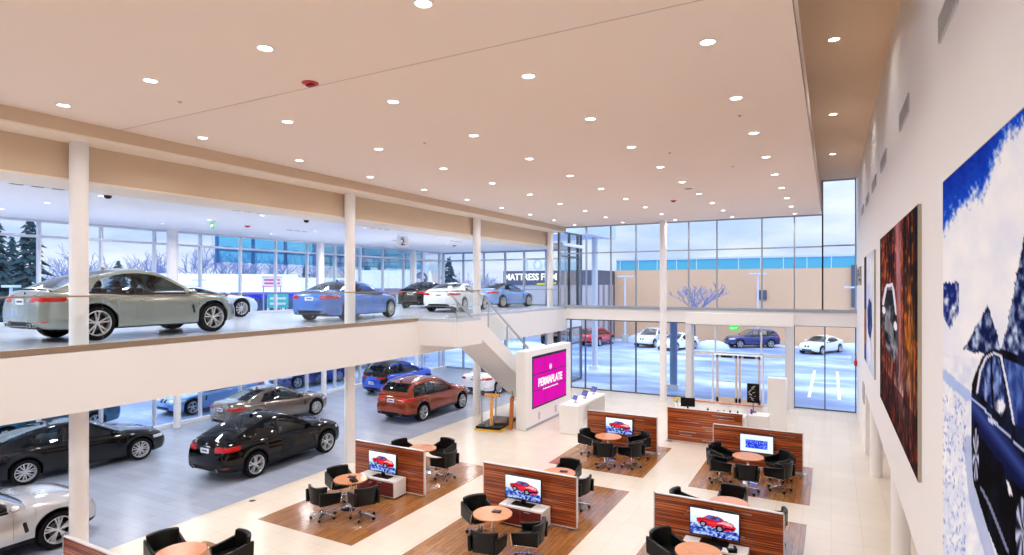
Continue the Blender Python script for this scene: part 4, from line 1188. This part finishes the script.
for k in range(12):
    x = rs.uniform(-.12, .1); z = .45+k*.045
    m.obox((x, -.0135, z), rs.uniform(.04, .13), .003, .012, ry=rs.uniform(-.7, .7))
m.build('chalk_marks', M_white, t)
t = thing('purple_bottle', 'purple bottle on the white pedestal beside the black sign', 'bottle', (-2.52, 22.72, .95))
MB().lathe([(0, 0), (.04, 0), (.045, .12), (.02, .17), (.02, .2), (0, .2)], 16).build('bottle_body', pbr('purple plastic', rgb(130, 50, 180), .3), t)
MB().lathe([(.022, .195), (.022, .22), (0, .22)], 14).build('bottle_cap', M_white, t)
t = thing('display_pillar', 'tall plain white rectangular pillar right of the black sign', 'pillar', (-1.79, 24.4, 0))
MB().box(-.33, .33, -.16, .16, .03, 2.08).build('pillar_body', M_white, t, bevel=.008)
MB().box(-.31, .31, -.14, .14, 0, .03).build('plinth', M_alu, t)
# ------------------------------------------------------------------ unfinished display by the stairs
M_timber = pbr('raw timber', rgb(222, 160, 88), .6, noise=.12, nscale=6); M_yel = pbr('yellow edging', rgb(225, 180, 50), .5)
dp = thing('display_platform', 'low black platform with yellow edging and metal posts under the stairs', 'platform', (-11.62, 20.1, 0), R(8))
MB().box(-.55, .45, -.75, 1.2, .02, .16).build('platform_deck', M_black, dp, bevel=.01)
MB().box(-.58, .48, -.79, -.75, 0, .07).box(-.58, -.55, -.79, 1.22, 0, .07).box(.45, .48, -.79, 1.22, 0, .07).build('edge_strip', M_yel, dp)
MB().obox((.12, .2, .2), .5, .9, .06, .3).build('loose_panel', pbr('dark brown board', rgb(92, 60, 34), .5), dp, bevel=.006)
for x, y in ((-.48, -.3), (-.25, .6), (.30, 1.05)):
    MB().cyl((x, y, .16), (x, y, 1.28), .028, n=14).lathe([(.075, .16), (.075, .175), (.03, .2)], 16, c=(x, y, 0)).build('post', M_steel, dp)
t = thing('timber_post', 'raw timber T shaped post standing on the black platform under the stairs', 'post', (-11.55, 19.62, .16), R(8))
MB().box(-.05, .05, -.05, .05, 0, 1.12).build('upright', M_timber, t, bevel=.004)
MB().box(-.27, .33, -.06, .06, 1.12, 1.24).build('crossbar', M_timber, t, bevel=.004)
for i, (x, y, c, lb) in enumerate(((-10.97, 20.25, rgb(118, 62, 26), 'brown board leaning against the near end of the video wall'), (-10.86, 20.0, rgb(190, 110, 40), 'orange brown board leaning beside the video wall in front of the darker board'))):
    tag(MB().obox((0, 0, .62), .14, .045, 1.24, 0, rx=R(-5)).build('leaning_board', pbr(lb, c, .45, noise=.2, nscale=5), loc=(x, y-.05, 0), rz=R(-10+8*i), bevel=.004), lb, 'board')
# ------------------------------------------------------------------ pictures on the right wall (flat prints, traced in the photo's frame)
M_print = vcol_mat('printed canvas')
def picture(y0, y1, z0, z1, nu, nv, fn, label, thick=.04):
    t = thing('wall_picture', label, 'picture', (1., (y0+y1)/2, (z0+z1)/2)); a = (y1-y0)/2; b = (z1-z0)/2
    MB().box(-thick, -.001, -a, a, -b, b).build('picture_frame', pbr('pale canvas edge', rgb(176, 168, 150), .6), t)
    def f(u, v):
        px, py = project(1.-thick-.002, y0+(y1-y0)*u, z0+(z1-z0)*v); return fn(px, py, u, v)
    # u runs along +y (away from the viewer)
    canvas('picture_print', (-thick-.002, -a+.01, -b+.01), (0, 2*a-.02, 0), (0, 0, 2*b-.02), nu, nv, f, M_print, t)
    return t
def near(px, py, L):
    d = 1e9
    for (ax, ay), (bx, by) in zip(L[:-1], L[1:]):
        ux, uy = bx-ax, by-ay; t = max(0, min(1, ((px-ax)*ux+(py-ay)*uy)/(ux*ux+uy*uy))); d = min(d, math.hypot(px-ax-ux*t, py-ay-uy*t))
    return d
SKY = pchip([(940, 236), (952, 213), (963, 205), (974, 193), (984, 189), (990, 168), (1000, 147), (1006, 131), (1014, 127), (1024, 122), (1060, 100)])
def snow(px, py, u, v):
    n = fbm(px*.11, py*.05); n2 = fbm(px*.45, py*.22, 4); n3 = fbm(px*.16+7, py*.09, 4)
    d = (SKY(px)+(n2-.5)*34-py)/13.
    c = mixc((.93, .95, .99), (.05, .30, .84), d*.8+.45)
    if d > .4: c = mixc(c, (.01, .13, .58), (d-.4)*.22+n3*.3-.1)
    elif d < -1: c = mixc((.90, .93, .99), (.97, .98, 1.), fbm(px*.05, py*.03)*2-.4)
    # far rocks
    k = (fbm(px*.30, py*.13, 4)-.40)*2.4
    if 943 < px < 959 and 278+8*n2 < py < 330-abs(px-950)*2: c = mixc((.04, .13, .46), c, k*1.2+(py-300)*.012)
    for P in ([(962, 348), (970, 337), (978, 322), (983, 314), (987, 305), (991, 315), (996, 330), (1001, 350), (985, 354)], [(1001, 350), (1006, 330), (1011, 306), (1015, 285), (1019, 260), (1024, 235), (1034, 205), (1060, 220), (1060, 380), (1016, 356)]):
        if inpoly(px+(n2-.5)*3, py+(n3-.5)*6, P): c = mixc((.02, .07, .28), (.78, .86, .98), k*1.1)
    if py > 352+.2*(px-943)+8*(n3-.5):
        s = fbm(px*.7, py*.3, 4); c = mixc((.84, .88, .97), (.97, .98, 1.), fbm(px*.2, py*.1)*1.6-.3)
        if near(px, py, [(944, 374), (954, 384), (968, 396)]) < 3.2+3*n2: c = mixc(c, (.52, .67, .92), .6)
        if px < 966 and py > 395: c = mixc(c, (.35, .48, .78), max(0, s-.58)*4)
        if near(px, py, [(968, 440), (974, 500), (990, 556), (1004, 610)]) < 5: c = mixc(c, (.55, .63, .84), .55)
    car = [(971, 404), (971.7, 384), (976, 371), (981.7, 357), (987, 350.5), (995.5, 347.5), (1004, 349.6), (1024, 357), (1060, 376), (1070, 640), (1030, 630), (1006, 575), (998, 556), (987, 528), (979, 502), (974, 484), (971, 440)]
    if inpoly(px, py, car):
        g = fbm(px*.12, py*.03); c = mixc((.01, .01, .04), (.14, .20, .42), (g-.35)*1.6)
        up = py-(392+1.30*(px-972))          # below the shoulder when positive
        if 0 < up < 34: c = mixc((.05, .08, .26), (.20, .28, .58), 1-abs(up-12)/14)
        if up > 52: c = mixc((.005, .005, .015), (.10, .13, .25), (g-.5)*2)
        if inpoly(px, py, [(977, 390), (980, 372), (985, 359), (992, 355), (999, 358), (1003, 376), (1007, 404), (1001, 416), (988, 403)]):
            c = mixc((.06, .10, .30), (.55, .66, .92), (fbm(px*.35, py*.10)-.34)*2.4)
            if near(px, py, [(991, 354), (993, 408)]) < .9: c = (.01, .01, .03)
        if inpoly(px, py, [(1004, 357), (1024, 366), (1050, 384), (1050, 440), (1016, 424), (1009, 400)]): c = mixc((.06, .12, .38), (.45, .60, .92), (fbm(px*.2, py*.05)-.3)*1.8)
        if near(px, py, [(977, 392), (980, 371), (986, 357), (994, 352.5), (1001, 356), (1008, 390), (1014, 424)]) < 1.0: c = (.88, .90, .97)
        if near(px, py, [(972, 398), (985, 410), (1002, 430), (1026, 452)]) < .8: c = (.72, .78, .95)
        if near(px, py, [(981, 488), (990, 506), (1008, 552)]) < 1.1: c = (.48, .52, .66)
        if ((px-1000)/5.)**2+((py-406)/6.5)**2 < 1: c = mixc((.10, .10, .20), (.92, .94, .99), (px-994)/5.)
        if near(px, py, [(989, 419), (995, 424)]) < 1.3: c = (.80, .84, .95)
        if inpoly(px, py, [(1006, 479), (1009, 482), (1013, 497), (1009, 494)]): c = (.93, .94, .98)
    for (a, b, rx, ry) in ((975.8, 455, 3.9, 34), (1022.5, 531, 8.5, 42)):
        e = ((px-a)/rx)**2+((py-b)/ry)**2
        if e < 1: c = (.01, .01, .02) if e > .62 else mixc((.05, .06, .14), (.78, .82, .95), .5+.6*math.sin(7*math.atan2((py-b)/ry, (px-a)/rx)))
    return c
def forest(px, py, u, v):
    q = 1-v; w = 1-u      # w: 0 far edge .. 1 near edge, q: 0 top .. 1 bottom
    w = (u*0+ (918-px)/38.); w = 1-max(0, min(1, w))
    t1 = fbm(w*34, q*2.2, 3); n2 = fbm(w*40+9, q*26, 4); n3 = fbm(w*9+4, q*5)
    c = mixc((.03, .02, .06), (.44, .15, .12), (t1-.30)*2.2)
    c = mixc(c, (.74, .36, .16), max(0, n2-.50)*4.5)
    if t1 < .40: c = mixc(c, (.04, .04, .10), .75)
    beam = math.exp(-((w-.46-.10*q)/.075)**2)*(1-.75*q)
    c = mixc(c, (.90, .62, .66), beam*(.45+.8*n3))
    glow = math.exp(-((w-.78)/.16)**2-((q-.52)/.26)**2)
    c = mixc(c, (.98, .60, .16), glow*(.2+1.1*max(0, n2-.25)))
    if w > .86 and q < .5: c = mixc(c, (.02, .07, .10), .8*(1-q))
    ground = max(0, (q-.52)*3.2)
    if ground > 0: c = mixc(c, mixc((.16, .06, .08), (.95, .80, .76), (fbm(w*46+q*8, q*13, 4)-.40)*3.), min(.9, ground)*(1-max(0, q-.78)*3.2)*(.25+.75*math.exp(-((w-.60)/.26)**2)))
    if q > .78: c = mixc(c, mixc((.04, .02, .03), (.42, .10, .10), (n2-.35)*2), .6)
    car = [(.06, .40), (.10, .32), (.17, .285), (.33, .28), (.40, .33), (.45, .46), (.46, .60), (.38, .68), (.16, .64), (.06, .54)]
    if inpoly(w, q, car):
        c = mixc((.06, .07, .10), (.62, .64, .70), (fbm(w*16, q*22)-.30)*2)
        if inpoly(w, q, [(.12, .375), (.17, .32), (.32, .315), (.38, .38), (.26, .40)]): c = (.10, .12, .18)
        if near(w*30, q*60, [(.08*30, .40*60), (.17*30, .29*60), (.33*30, .285*60), (.42*30, .42*60)]) < .8: c = (.90, .91, .96)
        if inpoly(w, q, [(.12, .47), (.36, .50), (.35, .57), (.13, .54)]): c = mixc((.02, .02, .03), (.75, .76, .82), .5+.6*math.sin(w*190))
        for a, bq in ((.10, .44), (.405, .49)):
            if math.hypot((w-a)/.045, (q-bq)/.022) < 1: c = (.97, .97, 1.)
    return c
def paleart(px, py, u, v):
    w = 1-u; q = 1-v; n = fbm(w*9, q*9); c = mixc((.62, .74, .92), (.94, .95, .98), n*1.3)
    if w < .28: c = mixc((.22, .10, .16), (.25, .32, .62), q*1.2+n*.3)
    if w < .2 and .5 < q < .85: c = mixc((.90, .62, .20), (.45, .22, .12), n)
    if inpoly(w, q, [(.38, .50), (.55, .38), (.8, .42), (.86, .60), (.7, .74), (.45, .70)]): c = mixc((.05, .08, .28), (.45, .55, .85), fbm(w*16, q*16)*1.2-.2)
    return c
def mono(px, py, u, v):
    n = fbm(u*14, v*16); return mixc((.10, .10, .12), (.88, .88, .90), (n-.35)*3)
picture(2.7, 7.05, 2.35, 6.61, 250, 300, snow, 'huge print of a dark SUV before snowy mountains on the near right wall')
picture(8.93, 15.4, 3.12, 6.62, 220, 220, forest, 'large print of a silver car in a red and orange autumn forest', .04)
picture(17.45, 22.5, 3.2, 6.5, 70, 60, paleart, 'pale blue print of a dark car beyond the autumn forest print', .04)
picture(25.4, 28.6, 5.6, 6.3, 30, 16, mono, 'small black and white print high near the far glass wall', .03)
# ------------------------------------------------------------------ outside
def ground_mat():
    m, nt, out = new_mat('snowy asphalt')
    b = nt.nodes.new('ShaderNodeBsdfPrincipled'); tc = nt.nodes.new('ShaderNodeTexCoord')
    n = nt.nodes.new('ShaderNodeTexNoise'); n.inputs['Scale'].default_value = .12; n.inputs['Detail'].default_value = 7; n.inputs['Roughness'].default_value = .6
    mp = nt.nodes.new('ShaderNodeMapping'); mp.inputs['Scale'].default_value = (1, 2.2, 1)
    nt.links.new(tc.outputs['Object'], mp.inputs[0]); nt.links.new(mp.outputs[0], n.inputs['Vector'])
    r = ramp(nt, [(.38, rgb(104, 126, 178)), (.48, rgb(134, 158, 206)), (.58, rgb(182, 200, 232)), (.70, rgb(230, 237, 248))]); nt.links.new(n.outputs['Fac'], r.inputs[0])
    nt.links.new(r.outputs[0], b.inputs['Base Color']); b.inputs['Roughness'].default_value = .45
    nt.links.new(b.outputs[0], out.inputs[0]); return m
M_ground = ground_mat()
g = MB().box(-400, 300, -120, 400, -.4, -.03).build('ground', M_ground); struct(g)
M_snow = pbr('snow', rgb(200, 212, 234), .7, noise=.05, nscale=2)
M_line = pbr('road paint', rgb(235, 238, 242), .6)
M_tan = pbr('tan stucco', rgb(232, 186, 148), .8, noise=.04, nscale=.6)
M_brick = tile_mat('grey brick', rgb(150, 140, 150), rgb(128, 120, 134), rgb(196, 190, 196), 1.6, .8, .8, .5, .05)
M_cyan = pbr('blue green metal roof', rgb(90, 180, 205), .4, .2)
M_dark = pbr('dark sign band', rgb(84, 88, 108), .5)
for k, (x0, y0, x1, y1) in enumerate(((-.97, 33, -.95, 43.5), (.36, 33, .36, 43.5), (-.9, 38.2, .3, 38.2))):
    a = math.atan2(y1-y0, x1-x0); L = math.hypot(x1-x0, y1-y0)
    tag(MB().obox((0, 0, 0), L, .14, .01).build('parking_line', M_line, loc=((x0+x1)/2, (y0+y1)/2, -.022), rz=a), 'white painted parking bay line on the snowy car park', 'road marking', 'parking bay lines')
for k, (x, y, sx, sy, h) in enumerate(((-24, 47, 3, 1.2, .5), (-15.5, 59., 3, 1., .9), (-9.2, 54.0, 1.5, 1.0, .8), (2.5, 58.5, 3, 1, .7))):
    m = MB().ball((0, 0, 0), sx, sy, h, 18)
    tag(m.build('snow_bank', M_snow, loc=(x, y, -.05)), 'heap of ploughed snow at the edge of the far car park', 'snow bank', 'ploughed snow heaps')
# tan store across the car park
b = thing('store_building', 'long tan building with a blue green roof band across the far car park', 'building', (10, 66, 0))
MB().box(-30.5, 60, -5, 8, -.2, 7.15).build('facade', M_tan, b)
MB().box(-30.4, 60, -4.7, 8, 7.15, 8.2).build('roof_band', M_cyan, b)
for x in (-24, -19.5, -12.8, -8.2, -4.2, 1.2): MB().box(x-.5, x+.5, -3.9, -3., 7.2, 8.1).build('roof_vent', M_white, b)
m = MB()
for k in range(34): m.box(-30+k*2., -29.94+k*2., -4.76, -4.70, 7.15, 8.2)
m.build('roof_rib', pbr('white rib', rgb(215, 235, 240), .5), b)
MB().box(-30.4, 60, -4.8, 8, 8.2, 8.38).build('roof_snow', M_snow, b)
MB().box(-16.2, -15.4, -5.15, -5, 4.2, 5.1).build('wall_box', M_dark, b)
MB().box(-8.4, -7.8, -5.3, -5, 3.6, 7.4).build('downpipe', M_dark, b)
b = thing('brick_store', 'grey brick store with a sign on its dark band beyond the gallery end', 'building', (-27, 57.4, 0))
MB().box(-4.3, 6.4, -1.6, 4, -.2, 5.62).build('facade', M_brick, b)
MB().box(-4.3, 6.4, -1.7, 4, 5.62, 7.1).build('sign_band', M_dark, b)
M_sign = emis('backlit sign letters', (1, 1, 1), 1.15)
text('lettering', 'MATTRESS FIRM', .98, M_sign, b, (-1.0, -1.75, 6.42), ext=.05, bold=.015, width=6.1)
MB().obox((.9, -1.75, 5.74), 2.2, .06, .16, ry=-.05).build('sign_swoosh', emis('yellow sign stroke', rgb(225, 220, 40), .9), b)
text('lettering', '1000', 1.6, pbr('pale sign letters', rgb(190, 214, 232), .5), b, (.4, -1.5, 7.66), ext=.04, width=4.5)
# canopy and columns outside the far glass
b = thing('entrance_canopy', 'pale blue white canopy beam outside the top of the far glass wall', 'canopy', (-14.5, 34, 0))
M_can = pbr('pale canopy metal', rgb(196, 212, 236), .5)
MB().box(-3.5, 1.7, -.8, 4.4, 8.75, 9.6).build('canopy_roof', M_can, b)
MB().box(1.0, 1.7, -.8, 4.4, 8.7, 8.76).build('canopy_trim', M_white, b)
for x, y, lab, c, top in ((-13.85, 37.1, 'white round column outside the far glass wall under the canopy', M_walu, 8.75), (-7.5, 32.2, 'blue grey column just outside the glass left of the entrance', pbr('blue grey paint', rgb(120, 150, 190), .5), 3.7)):
    t = thing('outdoor_column', lab, 'column', (x, y, -.03))
    MB().cyl((0, 0, 0), (0, 0, top), .2, n=24).build('column_shaft', c, t); MB().box(-.3, .3, -.3, .3, 0, .25).build('column_base', M_wall, t)
# entrance roof that carries the second column
b = thing('porch_roof', 'flat porch roof outside the entrance doors', 'canopy', (-4, 31.3, 3.7)); MB().box(-4, 3, -1.2, 1.6, 0, .25).build('porch_slab', M_can, b); MB().box(-4, 3, 1.6, 1.68, -.05, .35).build('porch_fascia', M_white, b)
def at(px, depth):
    """point on the ground seen at column px, depth metres in front of the hall"""
    l = (px-512)/FPX*depth
    return (-depth*math.sin(YAW)+l*math.cos(YAW), depth*math.cos(YAW)+l*math.sin(YAW))
def facing(px): return YAW+math.atan((512-px)/FPX)      # turn about z so that local -y looks back at the hall
# lamp posts
def lamppost(x, y, h, label):
    t = thing('lamp_post', label, 'lamp post', (x, y, -.03))
    MB().cyl((0, 0, 0), (0, 0, .8), .3, n=16).build('post_base', pbr('concrete', rgb(190, 190, 192), .8), t)
    MB().cyl((0, 0, .8), (0, 0, h), .10, .07, 12).build('post_shaft', pbr('pale post', rgb(205, 218, 235), .5), t)
    MB().box(-.75, .75, -.14, .14, h, h+.12).build('lamp_head', pbr('pale post', rgb(205, 218, 235), .5), t, bevel=.02)
lamppost(-17.6, 55.5, 6.4, 'white lamp post before the tan building between the red and white SUVs')
lamppost(-6.0, 59.2, 6.6, 'slim lamp post before the tan building above the entrance')
lamppost(1.6, 49, 5.4, 'blue white lamp post at the right edge of the far glass')
lamppost(*at(11, 30), 5.5, 'white lamp post outside the left gallery windows')
lamppost(*at(199, 50), 6.0, 'slim white lamp post beyond the bonnet of the grey green SUV')
# trees
M_bark = pbr('bark', rgb(84, 84, 112), .9); M_frost = pbr('frosty bark', rgb(128, 138, 180), .9); M_pine = pbr('pine needles', rgb(24, 62, 74), .9, noise=.35, nscale=3)
def bare_tree(px, depth, h, seed, label, group='bare trees beyond the left windows'):
    x, y = at(px, depth)
    t = thing('bare_tree', label, 'tree', (x, y, -.05), 0, group); rn = random.Random(seed); tr = MB(); tw = MB()
    def grow(p, d, L, r, k):
        q = p+d*L
        (tr if k < 2 else tw).cyl(p, q, r, r*.7, 6 if k < 2 else 3, cap=False)
        if k >= 5: return
        for i in range(3 if k < 4 else 2):
            a = Vector((rn.uniform(-1, 1), rn.uniform(-1, 1), rn.uniform(-.15, .9))).normalized()
            grow(q if i < 2 else p+d*L*.65, (d*.75+a*.75).normalized(), L*rn.uniform(.64, .84), max(r*.6, .028), k+1)
    grow(Vector((0, 0, 0)), Vector((0, 0, 1)), h*.31, h*.03, 0)
    tr.build('trunk', M_bark, t); tw.build('branches', M_frost, t)
for i, (px, d, h) in enumerate(((62, 56, 8.8), (150, 84, 10.5), (168, 104, 12), (187, 84, 12), (206, 100, 12.5), (236, 84, 12.2), (256, 96, 12.4), (282, 100, 12), (330, 102, 11.5), (350, 108, 11.5), (412, 112, 11), (474, 76, 8), (491, 90, 8), (88, 76, 9.6), (130, 98, 10.5))):
    bare_tree(px, d, h, 20+i, 'leafless frosty tree beyond the left gallery windows')
bare_tree(694, 56, 6.6, 50, 'leafless young tree before the tan building right of the tall column', None)
def conifer(px, depth, h, seed, label, wide=.24, group=None):
    x, y = at(px, depth)
    t = thing('conifer_tree', label, 'tree', (x, y, -.05), 0, group); rn = random.Random(seed); f = MB()
    MB().cyl((0, 0, 0), (0, 0, h*.96), h*.02, .03, 8).build('trunk', M_bark, t)
    n = int(h*26)
    for k in range(n):
        z = h*(.06+.93*k/n); rr = h*wide*(1-k/n)**.75+.15; a = k*2.39996; d = rr*rn.uniform(.55, 1.1)
        c, s = math.cos(a), math.sin(a); w = .16+.35*rr*.35; zz = z+rn.uniform(-.2, .2)
        l = (d*.55*c-w*s, d*.55*s+w*c, zz-.05); r_ = (d*.55*c+w*s, d*.55*s-w*c, zz-.05)
        f.add([(0, 0, zz), l, (d*c, d*s, zz-.25*d), r_, (d*.5*c, d*.5*s, zz+.14)], [(0, 1, 4), (1, 2, 4), (2, 3, 4), (3, 0, 4), (0, 3, 2, 1)])
    f.build('foliage', M_pine, t, smooth=0)
conifer(30, 36, 9.9, 1, 'tall dark conifer at the far left behind the grey green SUV')
conifer(-6, 38, 10.4, 2, 'dark conifer cut by the left edge of the photo')
conifer(12, 46, 9.4, 8, 'conifer between the tall dark one and the left edge of the photo')
conifer(118, 62, 8.2, 3, 'round topped evergreen above the roof of the grey green SUV', .34)
conifer(306, 84, 9, 4, 'dark evergreen above the boot of the blue saloon')
conifer(367, 92, 9.6, 5, 'pair of dark evergreens, the left one, beyond the second column')
conifer(380, 96, 9.4, 6, 'pair of dark evergreens, the right one, beyond the second column')
conifer(449, 62, 8.6, 7, 'blue green conifer above the white coupe', .3)
# low shops along the road on the left
def shop(px, depth, sx, sy, h, band, label):
    x, y = at(px, depth)
    t = thing('shop_building', label, 'building', (x, y, -.05), facing(px)-PI/2)
    MB().box(-sx, sx, -sy, sy, 0, h*.7).build('shop_front', pbr('shop glass front', rgb(40, 66, 112), .3), t)
    MB().box(-sx-.2, sx+.2, -sy-.2, sy+.2, h*.7, h*.82).build('fascia', band, t)
    MB().prism([(-sx-.6, h*.82), (sx+.6, h*.82), (0, h*1.18)], -sy-.6, sy+.6, 'y').build('snowy_roof', M_snow, t)
    for k in range(9): MB().box(sx, sx+.06, -sy+k*2*sy/9, -sy+k*2*sy/9+.25, 0, h*.7).build('window_post', M_white, t)
M_bband = pbr('royal blue fascia', rgb(30, 44, 210), .4); M_pband = pbr('pale fascia', rgb(176, 176, 200), .5)
shop(228, 70, 5.5, 7.2, 5.9, M_bband, 'shop with a royal blue fascia and snowy roof beyond the sports car')
shop(326, 78, 4, 3.6, 5.6, M_pband, 'small shop with snowy roof beyond the boot of the blue saloon')
shop(392, 76, 4, 4.4, 6.4, pbr('mauve fascia', rgb(170, 150, 180), .6), 'mauve fronted shop with snowy roof beyond the second column')
# roadside banners
x, y = at(272, 45)
t = thing('banner_sign', 'pink and white banner sign beyond the boot of the blue saloon', 'sign', (x, y, 0), facing(272))
for s in (-1, 1): MB().cyl((s*.6, 0, 0), (s*.6, 0, 6.25), .05, n=8).build('sign_post', M_alu, t)
MB().box(-.72, .72, -.05, .05, 5.45, 6.25).build('sign_face', M_white, t)
for z in (5.45, 6.19): MB().box(-.72, .72, -.06, .06, z, z+.06).build('sign_border', pbr('pink paint', rgb(235, 90, 140), .5), t)
for k in range(2): MB().box(-.55, .55, -.06, .06, 5.65+k*.26, 5.8+k*.26).build('sign_stripe', pbr('pink paint', rgb(235, 90, 140), .5), t)
x, y = at(278, 36)
t = thing('teal_banner', 'teal banner sign below the pink one behind the blue saloon', 'sign', (x, y, 0), facing(278))
for s in (-1, 1): MB().cyl((s*.5, 0, 0), (s*.5, 0, 5.1), .04, n=8).build('sign_post', M_alu, t)
MB().box(-.6, .6, -.04, .04, 4.2, 5.1).build('sign_face', pbr('teal paint', rgb(50, 190, 190), .5), t)
for k in range(2): MB().box(-.45, .45, -.05, .05, 4.4+k*.32, 4.52+k*.32).build('sign_stripe', M_white, t)
x, y = at(421, 46)
t = thing('emblem_pylon', 'white pylon with a round blue emblem seen through the gallery end windows', 'sign', (x, y, 0), facing(421))
MB().box(-.6, .6, -.2, .2, 0, 7.4).build('pylon_body', M_white, t, bevel=.03)
MB().cyl((0, -.25, 6.1), (0, -.2, 6.1), .5, n=32).build('emblem_ring', pbr('emblem dark', rgb(40, 50, 80), .4), t)
for q in range(4):
    vs = [(0, -.26, 6.1)]+[(.36*math.cos(PI/2*q+PI/12*k), -.26, 6.1+.36*math.sin(PI/2*q+PI/12*k)) for k in range(7)]
    MB().add(vs, [tuple(range(8))]).build('emblem_quarter', M_blue if q % 2 else M_white, t)
# tinted glass awning outside the upper left windows
t = thing('glass_awning', 'teal tinted glass awning outside the top of the gallery windows', 'awning', (-24.4, 24.6, 6.9))
M_teal = glass('teal glass', (.42, .80, .92), .6)
for k in range(8): MB().box(-.02, .02, -7.6+k*1.9+.03, -7.6+(k+1)*1.9-.03, -.25, 1.0).build('awning_panel', M_teal, t)
for k in range(9): MB().box(-.05, .9, -7.63+k*1.9, -7.57+k*1.9, .3, .42).box(-.06, .06, -7.66+k*1.9, -7.54+k*1.9, -.3, 1.).build('awning_bracket', pbr('blue metal', rgb(50, 110, 170), .4, .4), t)
MB().box(-.04, .04, -7.6, 7.6, .25, .33).build('awning_rail', pbr('blue metal', rgb(50, 110, 170), .4, .4), t)

# ------------------------------------------------------------------ sky
w = bpy.data.worlds.new('sky'); SC.world = w; w.use_nodes = True; nt = w.node_tree; nt.nodes.clear()
out = nt.nodes.new('ShaderNodeOutputWorld'); bg = nt.nodes.new('ShaderNodeBackground')
tc = nt.nodes.new('ShaderNodeTexCoord'); sp = nt.nodes.new('ShaderNodeSeparateXYZ'); nt.links.new(tc.outputs['Generated'], sp.inputs[0])
r = ramp(nt, [(.0, (.50, .57, .78)), (.07, (.47, .58, .83)), (.24, (.46, .66, 1.0)), (.5, (1.6, 1.9, 2.4)), (1., (2.6, 2.9, 3.4))]); nt.links.new(sp.outputs['Z'], r.inputs[0])
mp = nt.nodes.new('ShaderNodeMapping'); mp.inputs['Scale'].default_value = (2.2, 2.2, 9.); nt.links.new(tc.outputs['Generated'], mp.inputs[0])
n = nt.nodes.new('ShaderNodeTexNoise'); n.inputs['Scale'].default_value = 2.; n.inputs['Detail'].default_value = 6; n.inputs['Roughness'].default_value = .55; nt.links.new(mp.outputs[0], n.inputs['Vector'])
cr = ramp(nt, [(.40, (0, 0, 0)), (.66, (.9, .9, .9))]); nt.links.new(n.outputs['Fac'], cr.inputs[0])
mx = nt.nodes.new('ShaderNodeMix'); mx.data_type = 'RGBA'; nt.links.new(cr.outputs[0], mx.inputs['Factor']); nt.links.new(r.outputs[0], mx.inputs['A']); mx.inputs['B'].default_value = (.80, .83, .86, 1)
nt.links.new(mx.outputs['Result'], bg.inputs[0]); bg.inputs[1].default_value = 1.0; nt.links.new(bg.outputs[0], out.inputs[0])

# ------------------------------------------------------------------ view
vs = SC.view_settings
vs.view_transform = 'Standard'; vs.look = 'None'; vs.exposure = .42; vs.gamma = 1.; vs.use_curve_mapping = False
SC.display_settings.display_device = 'sRGB'
c = SC.cycles
c.max_bounces = 12; c.diffuse_bounces = 6; c.glossy_bounces = 6; c.transparent_max_bounces = 32; c.transmission_bounces = 8
c.sample_clamp_indirect = 8.; c.use_denoising = True; c.caustics_reflective = False; c.caustics_refractive = False
